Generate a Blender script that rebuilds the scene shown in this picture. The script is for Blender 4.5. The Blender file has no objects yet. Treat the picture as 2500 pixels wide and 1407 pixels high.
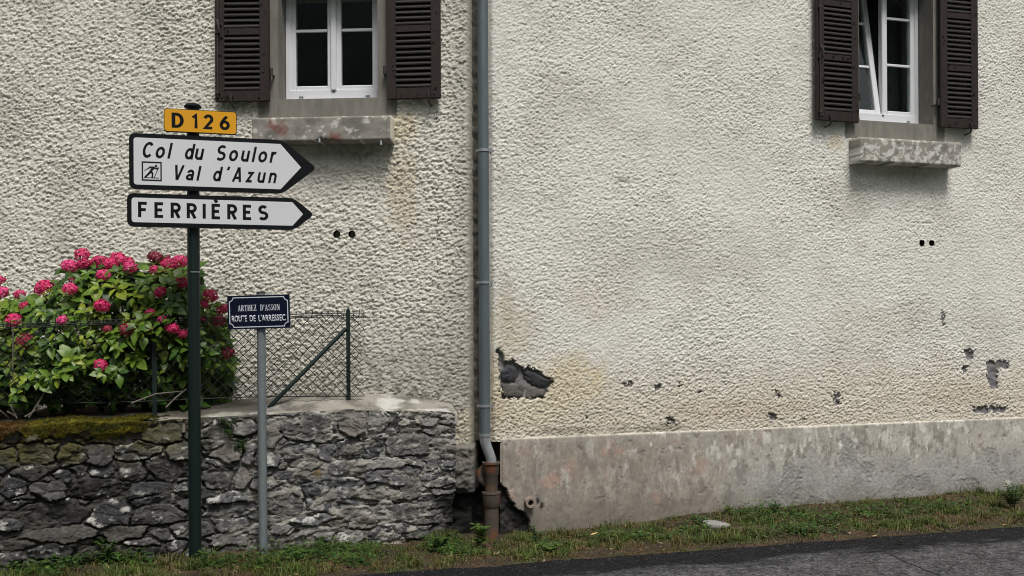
import bpy, math, random
import numpy as np
from mathutils import Vector, Matrix

SC = bpy.context.scene
COL = SC.collection
RAD = math.radians

# ------------------------------------------------------------------ camera
F_PX, CX, CY = 2400.0, 1250.0, 790.0          # focal length and horizon of the photo in its own pixels
CAM = Vector((0.0, 0.0, 1.65))
ROLL = 0.0055
cd = bpy.data.cameras.new('camera'); cam = bpy.data.objects.new('camera', cd); COL.objects.link(cam)
cd.sensor_width = 36.0; cd.lens = 36.0 * F_PX / 2500.0
cd.shift_y = (CY - 703.5) / 2500.0
cd.clip_start = 0.05; cd.clip_end = 2000.0
_c, _s = math.cos(ROLL), math.sin(ROLL)
cam.matrix_world = Matrix(((_c, _s, 0, CAM.x), (0, 0, -1, CAM.y), (-_s, _c, 0, CAM.z), (0, 0, 0, 1)))
SC.camera = cam

# ------------------------------------------------------------------ overcast sky and sun
SUN_EL, SUN_AZ = 62.0, 160.0                  # azimuth clockwise from +Y (the house is towards +Y)
w = bpy.data.worlds.new('World'); SC.world = w; w.use_nodes = True
nt = w.node_tree; bg = nt.nodes['Background']
sky = nt.nodes.new('ShaderNodeTexSky'); sky.sky_type = 'NISHITA'; sky.sun_disc = False
sky.sun_elevation = RAD(SUN_EL); sky.sun_rotation = RAD(SUN_AZ)
sky.air_density = 1.0; sky.dust_density = 4.0; sky.ozone_density = 1.0
hs = nt.nodes.new('ShaderNodeHueSaturation'); hs.inputs['Saturation'].default_value = 0.22
nt.links.new(sky.outputs[0], hs.inputs['Color']); nt.links.new(hs.outputs[0], bg.inputs[0])
bg.inputs[1].default_value = 0.055
sl = bpy.data.lights.new('sun', 'SUN'); so = bpy.data.objects.new('sun', sl); COL.objects.link(so)
sl.energy = 1.5; sl.angle = RAD(18); sl.color = (1.0, 0.96, 0.90)
_el, _az = RAD(SUN_EL), RAD(SUN_AZ)
_d = Vector((math.sin(_az) * math.cos(_el), math.cos(_az) * math.cos(_el), math.sin(_el)))
so.rotation_euler = _d.to_track_quat('Z', 'Y').to_euler(); so.location = (-6, -8, 14)
vs = SC.view_settings
SC.cycles.filter_width = 1.05
SC.cycles.denoising_prefilter = 'FAST'
vs.view_transform = 'Standard'; vs.look = 'None'; vs.exposure = 1.1; vs.gamma = 1.0; vs.use_curve_mapping = False

rng = random.Random(7)
R = np.random.default_rng(11)

# ------------------------------------------------------------------ noise in numpy
def _hash(ix, iy, seed):
    h = (ix.astype(np.int64) * 374761393 + iy.astype(np.int64) * 668265263 + seed * 974711) & 0xffffffff
    h = ((h ^ (h >> 13)) * 1274126177) & 0xffffffff
    h = ((h ^ (h >> 16)) * 2246822519) & 0xffffffff
    return ((h ^ (h >> 15)) & 0xffffff) / float(0x1000000)

def perlin(x, y, seed=0):
    x = np.asarray(x, float); y = np.asarray(y, float)
    ix, iy = np.floor(x), np.floor(y); fx, fy = x - ix, y - iy
    u = fx * fx * fx * (fx * (fx * 6 - 15) + 10); v = fy * fy * fy * (fy * (fy * 6 - 15) + 10)
    if x.size > 64:
        x0, y0 = ix.min(), iy.min(); nx_ = int(ix.max() - x0) + 2; ny_ = int(iy.max() - y0) + 2
        if nx_ * ny_ < x.size:                 # small lattice: look the gradients up
            gx, gy = np.meshgrid(np.arange(nx_) + x0, np.arange(ny_) + y0); an = (_hash(gx, gy, seed) * 2 * np.pi).ravel()
            C_, S_ = np.cos(an), np.sin(an); k = ((iy - y0) * nx_ + (ix - x0)).astype(np.int32)
            def gl(ox, oy):
                q = k + (oy * nx_ + ox); return C_[q] * (fx - ox) + S_[q] * (fy - oy)
            a = gl(0, 0); a = a + (gl(1, 0) - a) * u; b = gl(0, 1); b = b + (gl(1, 1) - b) * u
            return (a + (b - a) * v) * 1.5
    def g(ox, oy):
        a = _hash(ix + ox, iy + oy, seed) * 2 * np.pi
        return np.cos(a) * (fx - ox) + np.sin(a) * (fy - oy)
    a = g(0, 0) * (1 - u) + g(1, 0) * u; b = g(0, 1) * (1 - u) + g(1, 1) * u
    return (a * (1 - v) + b * v) * 1.5

def fbm(x, y, seed=0, octs=4, gain=0.5):
    t = 0; a = 1; n = 0
    for o in range(octs):
        t = t + a * perlin(x * 2 ** o + 17.3 * o, y * 2 ** o - 9.1 * o, seed + o); n += a; a *= gain
    return t / n

def worley(x, y, seed=0):
    ix, iy = np.floor(x), np.floor(y)
    f1 = np.full(np.shape(x), 9.0); f2 = f1.copy(); idv = np.zeros(np.shape(x))
    for ox in (-1, 0, 1):
        for oy in (-1, 0, 1):
            cx_, cy_ = ix + ox, iy + oy
            px = cx_ + _hash(cx_, cy_, seed); py = cy_ + _hash(cx_, cy_, seed + 91)
            d = np.hypot(px - x, py - y)
            m = d < f1
            f2 = np.where(m, f1, np.minimum(f2, d)); idv = np.where(m, _hash(cx_, cy_, seed + 7), idv); f1 = np.where(m, d, f1)
    return f1, f2, idv

def facets(x, y, seed=0, tilt=0.55):
    """clots with flat tilted faces: cone round each cell point plus a random slope per cell"""
    ix, iy = np.floor(x), np.floor(y); f1 = np.full(np.shape(x), 9.0); hh = np.zeros(np.shape(x))
    for ox in (-1, 0, 1):
        for oy in (-1, 0, 1):
            cx_, cy_ = ix + ox, iy + oy
            dx = x - cx_ - _hash(cx_, cy_, seed); dy = y - cy_ - _hash(cx_, cy_, seed + 91); d = np.hypot(dx, dy)
            a = _hash(cx_, cy_, seed + 5) * 2 * np.pi; lv = _hash(cx_, cy_, seed + 7)
            h = (0.35 + 0.75 * lv) * np.clip(1.05 - d, 0, 1) + tilt * (dx * np.cos(a) + dy * np.sin(a)) * (0.4 + lv)
            m = d < f1; hh = np.where(m, h, hh); f1 = np.where(m, d, f1)
    return hh

def sstep(a, b, x):
    t = np.clip((x - a) / (b - a), 0, 1); return t * t * (3 - 2 * t)

def mixc(c, col, m):
    m = np.clip(m, 0, 1)[..., None]; return c * (1 - m) + np.array(col) * m

# ------------------------------------------------------------------ pixel -> place
def ray(px, py):
    u = (px - CX) / F_PX; v = -(py - CY) / F_PX
    return Vector((u * _c + v * _s, 1.0, -u * _s + v * _c))

def ground_pt(px, py, z=0.0):
    d = ray(px, py); t = (z - CAM.z) / d.z; return CAM + d * t

class Frame:
    """a vertical plane: local x runs along it, local y away from the road, local z up"""
    def __init__(s, ox, oy, ang, oz=0.0):
        s.o = Vector((ox, oy, oz)); s.a = ang
        s.ex = Vector((math.cos(ang), math.sin(ang), 0)); s.ey = Vector((-math.sin(ang), math.cos(ang), 0))
    def loc(s, px, py, y=0.0):
        d = ray(px, py); p0 = s.o + s.ey * y
        t = (p0 - CAM).dot(s.ey) / d.dot(s.ey); p = CAM + d * t - s.o
        return p.dot(s.ex), p.z
    def world(s, x, y, z): return s.o + s.ex * x + s.ey * y + Vector((0, 0, z))
    def to_local(s, p):
        q = p - s.o; return Vector((q.dot(s.ex), q.dot(s.ey), q.z))

FL = Frame(-0.335, 7.97, RAD(-3.6))           # left house wall
FR = Frame(-0.180, 8.02, RAD(17.0))           # right house wall
FS = Frame(-0.42, 7.86, RAD(20.6))            # dry stone wall front
FD = Frame(-2.255, 6.97, RAD(16.7))           # direction sign panels
FB = Frame(-1.795, 7.17, RAD(-0.5))           # street name plate

# ------------------------------------------------------------------ mesh helpers
def link(name, me, mat=None, parent=None, smooth=False):
    o = bpy.data.objects.new(name, me); COL.objects.link(o)
    if mat is not None:
        for m in (mat if isinstance(mat, (list, tuple)) else [mat]):
            me.materials.append(m)
    if parent is not None: o.parent = parent
    if smooth: me.polygons.foreach_set('use_smooth', np.ones(len(me.polygons), bool))
    return o

def np_mesh(name, V, Fq, col=None, mi=None):
    """V (n,3), Fq (m,k) faces, col (n,3) vertex colours"""
    me = bpy.data.meshes.new(name)
    V = np.asarray(V, np.float32); Fq = np.asarray(Fq, np.int32)
    n, m, k = len(V), len(Fq), Fq.shape[1]
    me.vertices.add(n); me.vertices.foreach_set('co', V.ravel())
    me.loops.add(m * k); me.loops.foreach_set('vertex_index', Fq.ravel())
    me.polygons.add(m); me.polygons.foreach_set('loop_start', np.arange(0, m * k, k, dtype=np.int32))
    if mi is not None: me.polygons.foreach_set('material_index', np.asarray(mi, np.int32))
    me.update(calc_edges=True)
    if col is not None: set_col(me, col)
    return me

def set_col(me, col):
    a = me.color_attributes.new('Col', 'FLOAT_COLOR', 'POINT')
    c = np.ones((len(col), 4), np.float32); c[:, :3] = np.clip(col, 0, 1); a.data.foreach_set('color', c.ravel())

def grid_faces(nx, ny):
    i = np.arange(nx - 1)[None, :]; j = np.arange(ny - 1)[:, None]
    a = (j * nx + i).ravel()
    return np.stack([a, a + 1, a + nx + 1, a + nx], 1)

def compact(V, Fq, *attrs):
    used = np.unique(Fq); mp = np.full(len(V), -1); mp[used] = np.arange(len(used))
    return (V[used], mp[Fq]) + tuple(a[used] for a in attrs)

class MB:
    def __init__(s): s.v = []; s.f = []
    def add(s, vs_, fs):
        b = len(s.v); s.v += [tuple(v) for v in vs_]; s.f += [tuple(b + i for i in f) for f in fs]; return s
    def box(s, x0, x1, y0, y1, z0, z1):
        v = [(x, y, z) for z in (z0, z1) for y in (y0, y1) for x in (x0, x1)]
        return s.add(v, [(0, 2, 3, 1), (4, 5, 7, 6), (0, 1, 5, 4), (2, 6, 7, 3), (0, 4, 6, 2), (1, 3, 7, 5)])
    def bevel_box(s, x0, x1, y0, y1, z0, z1, b=0.003):
        """box with the edges of the front (-y) face chamfered"""
        v = [(x0, y1, z0), (x1, y1, z0), (x1, y1, z1), (x0, y1, z1),
             (x0, y0 + b, z0), (x1, y0 + b, z0), (x1, y0 + b, z1), (x0, y0 + b, z1),
             (x0 + b, y0, z0 + b), (x1 - b, y0, z0 + b), (x1 - b, y0, z1 - b), (x0 + b, y0, z1 - b)]
        f = [(0, 3, 2, 1), (8, 9, 10, 11)]
        for i in range(4):
            j = (i + 1) % 4; f += [(i, j, 4 + j, 4 + i), (4 + i, 4 + j, 8 + j, 8 + i)]
        return s.add(v, f)
    def tube(s, pts, rad, n=12, cap=True):
        pts = [Vector(p) for p in pts]; rs = rad if isinstance(rad, (list, tuple)) else [rad] * len(pts)
        rings = []; up = None
        for i, p in enumerate(pts):
            t = (pts[min(i + 1, len(pts) - 1)] - pts[max(i - 1, 0)])
            t = t.normalized() if t.length > 1e-9 else Vector((0, 0, 1))
            if up is None:
                up = Vector((1, 0, 0)) if abs(t.x) < 0.9 else Vector((0, 1, 0))
            a = (up - t * up.dot(t)).normalized(); b = t.cross(a); up = a
            rings.append([p + (a * math.cos(q) + b * math.sin(q)) * rs[i] for q in [2 * math.pi * k / n for k in range(n)]])
        v = [q for r in rings for q in r]; f = []
        for i in range(len(pts) - 1):
            for k in range(n):
                k2 = (k + 1) % n; f.append((i * n + k, i * n + k2, (i + 1) * n + k2, (i + 1) * n + k))
        if cap: f += [tuple(range(n - 1, -1, -1)), tuple((len(pts) - 1) * n + k for k in range(n))]
        return s.add(v, f)
    def prism(s, poly, y0, y1):
        """polygon in (x,z), front at y0, back at y1"""
        n = len(poly); v = [(x, y0, z) for x, z in poly] + [(x, y1, z) for x, z in poly]
        f = [tuple(range(n)), tuple(range(2 * n - 1, n - 1, -1))]
        f += [(i, i + n, (i + 1) % n + n, (i + 1) % n) for i in range(n)]
        return s.add(v, f)
    def ring_tube(s, c, r_out, r_in, y0, y1, n=20):
        v = []
        for r, y in ((r_out, y1), (r_out, y0), (r_in, y0), (r_in, y1)):
            v += [(c[0] + r * math.cos(2 * math.pi * k / n), y, c[1] + r * math.sin(2 * math.pi * k / n)) for k in range(n)]
        f = []
        for q in range(3):
            for k in range(n):
                k2 = (k + 1) % n; f.append((q * n + k, q * n + k2, (q + 1) * n + k2, (q + 1) * n + k))
        return s.add(v, f)
    def build(s, name, mat=None, parent=None, smooth=False):
        me = bpy.data.meshes.new(name); me.from_pydata(s.v, [], s.f); me.update()
        o = link(name, me, mat, parent)
        if smooth:
            me.polygons.foreach_set('use_smooth', np.ones(len(me.polygons), bool))
            try: me.set_sharp_from_angle(angle=RAD(40))
            except Exception: pass
        return o

def thing(name, label, cat, loc=(0, 0, 0), rotz=0.0, group=None):
    o = bpy.data.objects.new(name, None); COL.objects.link(o); o.empty_display_size = 0.1
    o.location = loc; o.rotation_euler = (0, 0, rotz); o['label'] = label; o['category'] = cat
    if group: o['group'] = group
    return o
def tag(o, label, cat, group=None):
    o['label'] = label; o['category'] = cat
    if group: o['group'] = group
    return o
def thing_f(fr, name, label, cat): return thing(name, label, cat, fr.o, fr.a)

def rounded(poly, rads, n=5):
    out = []; m = len(poly)
    for i in range(m):
        p = Vector(poly[i]); a = Vector(poly[i - 1]); b = Vector(poly[(i + 1) % m]); r = rads[i]
        if r <= 0: out.append(tuple(p)); continue
        da = (a - p).normalized(); db = (b - p).normalized()
        q0 = p + da * r; q1 = p + db * r
        for k in range(n + 1):
            t = k / n; out.append(tuple((q0 * (1 - t) + p * t) * (1 - t) + (p * (1 - t) + q1 * t) * t))
    return out

# ------------------------------------------------------------------ materials
def new_mat(name):
    m = bpy.data.materials.new(name); m.use_nodes = True
    return m, m.node_tree, m.node_tree.nodes['Principled BSDF']

def N(nt, kind, **kw):
    n = nt.nodes.new(kind)
    for k, v in kw.items():
        if k.startswith('i_'):
            key = k[2:]; key = int(key) if key.isdigit() else key.replace('_', ' ')
            n.inputs[key].default_value = v
        else: setattr(n, k, v)
    return n

def mat(name, col, rough=0.7, var=0.25, scale=8.0, bump=0.2, bump_scale=60.0, metal=0.0, col2=None, stretch=(1, 1, 1), spec=0.35,
        bdist=0.004, patches=None):
    """principled surface with two-colour noise, fine bump and optional flaked patches (colour, scale, threshold)"""
    m, t, b = new_mat(name); L = t.links.new
    tc = N(t, 'ShaderNodeTexCoord'); mp = N(t, 'ShaderNodeMapping'); mp.inputs['Scale'].default_value = stretch
    L(tc.outputs['Object'], mp.inputs[0])
    n1 = N(t, 'ShaderNodeTexNoise', i_Scale=scale, i_Detail=6.0, i_Roughness=0.65); L(mp.outputs[0], n1.inputs[0])
    cr = N(t, 'ShaderNodeValToRGB'); cr.color_ramp.elements[0].position = 0.32; cr.color_ramp.elements[1].position = 0.68
    c2 = col2 if col2 else tuple(c * (1 - var) for c in col)
    cr.color_ramp.elements[0].color = (*c2, 1); cr.color_ramp.elements[1].color = (*col, 1)
    L(n1.outputs[0], cr.inputs[0]); out = cr.outputs[0]
    for pc, psc, th in (patches or []):
        n3 = N(t, 'ShaderNodeTexNoise', i_Scale=psc, i_Detail=5.0, i_Roughness=0.6); L(mp.outputs[0], n3.inputs[0])
        r3 = N(t, 'ShaderNodeValToRGB'); r3.color_ramp.elements[0].position = th; r3.color_ramp.elements[1].position = th + 0.04
        L(n3.outputs[0], r3.inputs[0])
        mx = N(t, 'ShaderNodeMixRGB'); mx.inputs[2].default_value = (*pc, 1); L(r3.outputs[0], mx.inputs[0]); L(out, mx.inputs[1]); out = mx.outputs[0]
    L(out, b.inputs['Base Color'])
    b.inputs['Roughness'].default_value = rough; b.inputs['Metallic'].default_value = metal
    b.inputs['Specular IOR Level'].default_value = spec
    if bump:
        n2 = N(t, 'ShaderNodeTexNoise', i_Scale=bump_scale, i_Detail=4.0); L(mp.outputs[0], n2.inputs[0])
        bp = N(t, 'ShaderNodeBump', i_Strength=bump, i_Distance=bdist); L(n2.outputs[0], bp.inputs['Height']); L(bp.outputs[0], b.inputs['Normal'])
    return m

def vmat(name, rough=0.9, bump=0.5, bscale=140.0, var=0.12, vscale=90.0, bdist=0.004, spec=0.2, stretch=(1, 1, 1)):
    """surface whose own colour (stains, wear) is carried by the vertex colours, with grain on top"""
    m, t, b = new_mat(name); L = t.links.new
    at = N(t, 'ShaderNodeVertexColor', layer_name='Col'); tc = N(t, 'ShaderNodeTexCoord')
    mp = N(t, 'ShaderNodeMapping'); mp.inputs['Scale'].default_value = stretch; L(tc.outputs['Object'], mp.inputs[0])
    n1 = N(t, 'ShaderNodeTexNoise', i_Scale=vscale, i_Detail=4.0, i_Roughness=0.7); L(mp.outputs[0], n1.inputs[0])
    mr = N(t, 'ShaderNodeMapRange'); mr.inputs[1].default_value = 0.25; mr.inputs[2].default_value = 0.75
    mr.inputs[3].default_value = 1 - var; mr.inputs[4].default_value = 1 + var; L(n1.outputs[0], mr.inputs[0])
    mx = N(t, 'ShaderNodeMixRGB', blend_type='MULTIPLY'); mx.inputs[0].default_value = 1
    L(at.outputs[0], mx.inputs[1]); L(mr.outputs[0], mx.inputs[2]); L(mx.outputs[0], b.inputs['Base Color'])
    b.inputs['Roughness'].default_value = rough; b.inputs['Specular IOR Level'].default_value = spec
    if bump:
        n2 = N(t, 'ShaderNodeTexNoise', i_Scale=bscale, i_Detail=5.0, i_Roughness=0.65); L(mp.outputs[0], n2.inputs[0])
        bp = N(t, 'ShaderNodeBump', i_Strength=bump, i_Distance=bdist); L(n2.outputs[0], bp.inputs['Height']); L(bp.outputs[0], b.inputs['Normal'])
    return m

def leaf_mat(name, cols, rough=0.42, object_random=True, trans=0.25):
    m, t, b = new_mat(name); L = t.links.new
    cr = N(t, 'ShaderNodeValToRGB')
    e = cr.color_ramp.elements
    while len(e) < len(cols): e.new(0.5)
    for i, c in enumerate(cols): e[i].position = i / (len(cols) - 1); e[i].color = (*c, 1)
    if object_random:
        oi = N(t, 'ShaderNodeObjectInfo'); L(oi.outputs['Random'], cr.inputs[0])
    else:
        at = N(t, 'ShaderNodeVertexColor', layer_name='Col'); L(at.outputs[0], cr.inputs[0])
    tc = N(t, 'ShaderNodeTexCoord'); n1 = N(t, 'ShaderNodeTexNoise', i_Scale=35.0, i_Detail=3.0); L(tc.outputs['Object'], n1.inputs[0])
    mr = N(t, 'ShaderNodeMapRange'); mr.inputs[1].default_value = 0.3; mr.inputs[2].default_value = 0.7; mr.inputs[3].default_value = 0.75; mr.inputs[4].default_value = 1.2
    L(n1.outputs[0], mr.inputs[0])
    mx = N(t, 'ShaderNodeMixRGB', blend_type='MULTIPLY'); mx.inputs[0].default_value = 1; L(cr.outputs[0], mx.inputs[1]); L(mr.outputs[0], mx.inputs[2])
    L(mx.outputs[0], b.inputs['Base Color']); b.inputs['Roughness'].default_value = rough; b.inputs['Specular IOR Level'].default_value = 0.4
    tr = N(t, 'ShaderNodeBsdfTranslucent'); L(mx.outputs[0], tr.inputs[0])
    ms = N(t, 'ShaderNodeMixShader'); ms.inputs[0].default_value = trans
    L(b.outputs[0], ms.inputs[1]); L(tr.outputs[0], ms.inputs[2]); L(ms.outputs[0], t.nodes['Material Output'].inputs[0])
    return m

M = {}
M['render_l'] = vmat('roughcast_coarse', 0.95, 0.8, 110.0, 0.10, 60.0, 0.010)
M['render_r'] = vmat('roughcast_fine', 0.95, 0.8, 130.0, 0.08, 80.0, 0.009)
M['plaster'] = vmat('stained_plaster', 0.9, 0.35, 170.0, 0.10, 120.0, 0.003)
M['rock'] = vmat('slate_rubble', 0.82, 0.8, 55.0, 0.30, 70.0, 0.008, 0.3, (1, 1, 2.2))
M['mortar'] = vmat('lime_mortar', 0.95, 0.7, 110.0, 0.2, 60.0, 0.006)
M['soil'] = vmat('verge_soil', 0.95, 0.9, 60.0, 0.35, 90.0, 0.012)
M['cement'] = mat('cement_surround', (0.215, 0.205, 0.18), 0.9, 0.35, 5.0, 0.35, 90.0, stretch=(3.0, 3.0, 0.8))
M['zinc'] = mat('weathered_zinc', (0.135, 0.165, 0.18), 0.5, 0.28, 3.0, 0.08, 40.0, metal=0.35, stretch=(6, 6, 0.7))
M['zinc_new'] = mat('bright_zinc', (0.42, 0.44, 0.46), 0.42, 0.25, 14.0, 0.1, 80.0, metal=0.6)
M['cast_iron'] = mat('rusty_cast_iron', (0.085, 0.068, 0.055), 0.85, 0.4, 10.0, 0.6, 60.0, patches=[((0.13, 0.050, 0.028), 9.0, 0.54), ((0.07, 0.075, 0.03), 13.0, 0.60)])
M['shutter'] = mat('brown_shutter_paint', (0.023, 0.0135, 0.0108), 0.62, 0.35, 6.0, 0.4, 45.0, stretch=(2, 2, 0.6), patches=[((0.014, 0.011, 0.011), 16.0, 0.62), ((0.095, 0.07, 0.06), 34.0, 0.71)])
M['slat'] = mat('slat_paint', (0.015, 0.0115, 0.011), 0.6, 0.3, 9.0, 0.3, 60.0)
M['iron'] = mat('dark_iron', (0.04, 0.033, 0.03), 0.7, 0.4, 25.0, 0.4, 80.0)
M['white'] = mat('white_window', (0.66, 0.67, 0.70), 0.38, 0.06, 4.0, 0.03, 60.0)
M['dark'] = mat('dark_room', (0.030, 0.050, 0.056), 0.9, 0.3, 3.0, 0.0)
M['curtain'] = mat('dim_curtain', (0.05, 0.06, 0.06), 0.9, 0.5, 5.0, 0.0, stretch=(8, 8, 0.3))
M['sign_green'] = mat('dark_green_post', (0.004, 0.0125, 0.0115), 0.45, 0.25, 5.0, 0.05, 50.0, stretch=(3, 3, 0.5), patches=[((0.2, 0.21, 0.2), 26.0, 0.765)])
M['galv'] = mat('galvanised_post', (0.20, 0.225, 0.24), 0.5, 0.22, 16.0, 0.12, 60.0, metal=0.3, stretch=(2, 2, 0.5))
M['sign_black'] = mat('sign_black', (0.004, 0.005, 0.007), 0.55, 0.2, 4.0, 0.0, spec=0.15)
M['sign_white'] = mat('sign_reflective_white', (0.61, 0.62, 0.645), 0.5, 0.05, 3.0, 0.05, 300.0)
M['sign_yellow'] = mat('sign_yellow', (0.66, 0.31, 0.006), 0.5, 0.08, 3.0, 0.0)
M['enamel_blue'] = mat('navy_enamel', (0.0035, 0.005, 0.022), 0.3, 0.2, 4.0, 0.02, 20.0)
M['enamel_white'] = mat('enamel_white', (0.60, 0.64, 0.70), 0.4, 0.06, 8.0, 0.0)
M['fence_green'] = mat('green_fence_metal', (0.005, 0.016, 0.013), 0.55, 0.3, 12.0, 0.1, 60.0)
M['wire'] = mat('dull_wire', (0.013, 0.017, 0.014), 0.65, 0.35, 30.0, 0.0)
M['twig'] = mat('grey_twig', (0.20, 0.17, 0.14), 0.9, 0.4, 20.0, 0.4, 80.0)
M['stem'] = mat('green_stem', (0.07, 0.09, 0.03), 0.8, 0.4, 20.0, 0.2, 80.0)
M['moss'] = vmat('moss', 0.98, 0.9, 180.0, 0.35, 120.0, 0.008, 0.1)
M['stone_pale'] = mat('pale_flat_rock', (0.25, 0.245, 0.23), 0.9, 0.3, 12.0, 0.6, 50.0)
M['clay'] = mat('clay_drain', (0.30, 0.24, 0.19), 0.85, 0.3, 14.0, 0.4, 60.0)
M['dry_leaf'] = mat('yellow_dead_leaf', (0.52, 0.38, 0.16), 0.7, 0.4, 30.0, 0.2, 60.0)

HYD = [(0.018, 0.048, 0.009), (0.040, 0.096, 0.012), (0.082, 0.164, 0.015), (0.140, 0.225, 0.018), (0.235, 0.290, 0.024)]
M['leaf'] = leaf_mat('hydrangea_leaf', HYD)
M['foliage'] = leaf_mat('hydrangea_foliage', HYD, object_random=False)
M['weed'] = leaf_mat('weed_leaf', [(0.018, 0.048, 0.013), (0.036, 0.090, 0.016), (0.085, 0.150, 0.022)], 0.55, False)
M['grass'] = leaf_mat('grass_blade', [(0.075, 0.048, 0.021), (0.150, 0.115, 0.038), (0.085, 0.095, 0.020), (0.048, 0.090, 0.015), (0.120, 0.165, 0.022)], 0.6, False)
M['pink'] = leaf_mat('pink_petal', [(0.46, 0.018, 0.095), (0.66, 0.030, 0.155), (0.74, 0.060, 0.22), (0.66, 0.055, 0.25)], 0.6, True, 0.2)
M['faded'] = leaf_mat('faded_petal', [(0.20, 0.015, 0.045), (0.34, 0.03, 0.07)], 0.7, True, 0.15)

# glass
m, t, b = new_mat('window_glass'); b.inputs['Base Color'].default_value = (0.75, 0.85, 0.82, 1)
b.inputs['Transmission Weight'].default_value = 1.0; b.inputs['Roughness'].default_value = 0.01; b.inputs['IOR'].default_value = 1.45
M['glass'] = m

# road: grey worn asphalt, a darker resealed band along the verge, one long crack (all in the slab itself)
ROAD_A = ground_pt(830, 1407); ROAD_B = ground_pt(2500, 1285)
road_ang = math.atan2(ROAD_B.y - ROAD_A.y, ROAD_B.x - ROAD_A.x)
FRD = Frame(ROAD_A.x, ROAD_A.y, road_ang)
m, t, b = new_mat('asphalt'); L = t.links.new
tc = N(t, 'ShaderNodeTexCoord'); sx = N(t, 'ShaderNodeSeparateXYZ'); L(tc.outputs['Object'], sx.inputs[0])
nz = N(t, 'ShaderNodeTexNoise', i_Scale=2.2, i_Detail=5.0, i_Roughness=0.7)
mpx = N(t, 'ShaderNodeMapping'); mpx.inputs['Scale'].default_value = (0.45, 1.6, 1); L(tc.outputs['Object'], mpx.inputs[0]); L(mpx.outputs[0], nz.inputs[0])
ma = N(t, 'ShaderNodeMath', operation='MULTIPLY_ADD'); ma.inputs[1].default_value = 0.9; L(nz.outputs[0], ma.inputs[0]); L(sx.outputs[1], ma.inputs[2])
rp = N(t, 'ShaderNodeValToRGB')
mr = N(t, 'ShaderNodeMapRange'); mr.inputs[1].default_value = -0.05; mr.inputs[2].default_value = 0.13; L(ma.outputs[0], mr.inputs[0])
rp.color_ramp.elements[0].color = (0.058, 0.058, 0.060, 1); rp.color_ramp.elements[1].color = (0.0085, 0.0085, 0.0100, 1)
L(mr.outputs[0], rp.inputs[0])
gr = N(t, 'ShaderNodeTexVoronoi', i_Scale=95.0); L(tc.outputs['Object'], gr.inputs[0])
grr = N(t, 'ShaderNodeMapRange'); grr.inputs[1].default_value = 0.0; grr.inputs[2].default_value = 1.0; grr.inputs[3].default_value = 0.55; grr.inputs[4].default_value = 1.5
sc_ = N(t, 'ShaderNodeSeparateColor'); L(gr.outputs['Color'], sc_.inputs[0]); L(sc_.outputs[0], grr.inputs[0])
mx = N(t, 'ShaderNodeMixRGB', blend_type='MULTIPLY'); mx.inputs[0].default_value = 1; L(rp.outputs[0], mx.inputs[1]); L(grr.outputs[0], mx.inputs[2])
gv = N(t, 'ShaderNodeTexVoronoi', i_Scale=42.0); L(tc.outputs['Object'], gv.inputs[0]); sc2_ = N(t, 'ShaderNodeSeparateColor'); L(gv.outputs['Color'], sc2_.inputs[0])
gw = N(t, 'ShaderNodeMapRange'); gw.inputs[3].default_value = 0.55; gw.inputs[4].default_value = 1.5; L(sc2_.outputs[1], gw.inputs[0])
gn_ = N(t, 'ShaderNodeTexNoise', i_Scale=7.0, i_Detail=6.0, i_Roughness=0.75); L(tc.outputs['Object'], gn_.inputs[0])
gm = N(t, 'ShaderNodeMapRange'); gm.inputs[1].default_value = 0.3; gm.inputs[2].default_value = 0.7; gm.inputs[3].default_value = 0.55; gm.inputs[4].default_value = 1.45; L(gn_.outputs[0], gm.inputs[0])
mm_ = N(t, 'ShaderNodeMath', operation='MULTIPLY'); L(gw.outputs[0], mm_.inputs[0]); L(gm.outputs[0], mm_.inputs[1])
mx2_ = N(t, 'ShaderNodeMixRGB', blend_type='MULTIPLY'); mx2_.inputs[0].default_value = 1; L(mx.outputs[0], mx2_.inputs[1]); L(mm_.outputs[0], mx2_.inputs[2])
L(mx2_.outputs[0], b.inputs['Base Color'])
rr = N(t, 'ShaderNodeMapRange'); rr.inputs[3].default_value = 0.92; rr.inputs[4].default_value = 0.80; L(mr.outputs[0], rr.inputs[0]); L(rr.outputs[0], b.inputs['Roughness'])
bp = N(t, 'ShaderNodeBump', i_Strength=0.7, i_Distance=0.006); L(gr.outputs['Distance'], bp.inputs['Height']); L(bp.outputs[0], b.inputs['Normal'])
b.inputs['Specular IOR Level'].default_value = 0.12
M['asphalt'] = m

# ------------------------------------------------------------------ ground, road, verge, wooded hill across the road
def struct(o, kind='structure'): o['kind'] = kind; return o
M['field'] = mat('field_grass', (0.05, 0.08, 0.025), 0.95, 0.5, 0.6, 0.5, 6.0)
M['wood'] = mat('wooded_hillside', (0.08, 0.12, 0.11), 0.95, 0.6, 0.12, 0.0)
g = MB().add([(-400, -400, -0.3), (400, -400, -0.3), (400, 400, -0.3), (-400, 400, -0.3)], [(0, 1, 2, 3)]).build('ground', M['field']); struct(g)
road = MB().add([(-60, -7.5, 0.0), (60, -7.5, 0.0), (60, 0.0, 0.0), (-60, 0.0, 0.0), (-60, -7.5, -0.12), (60, -7.5, -0.12), (60, 0, -0.12), (-60, 0, -0.12)],
    [(0, 1, 2, 3), (4, 7, 6, 5), (0, 4, 5, 1), (2, 6, 7, 3)]).build('road', M['asphalt']); struct(road)
road.location = FRD.o; road.rotation_euler = (0, 0, FRD.a)
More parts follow.
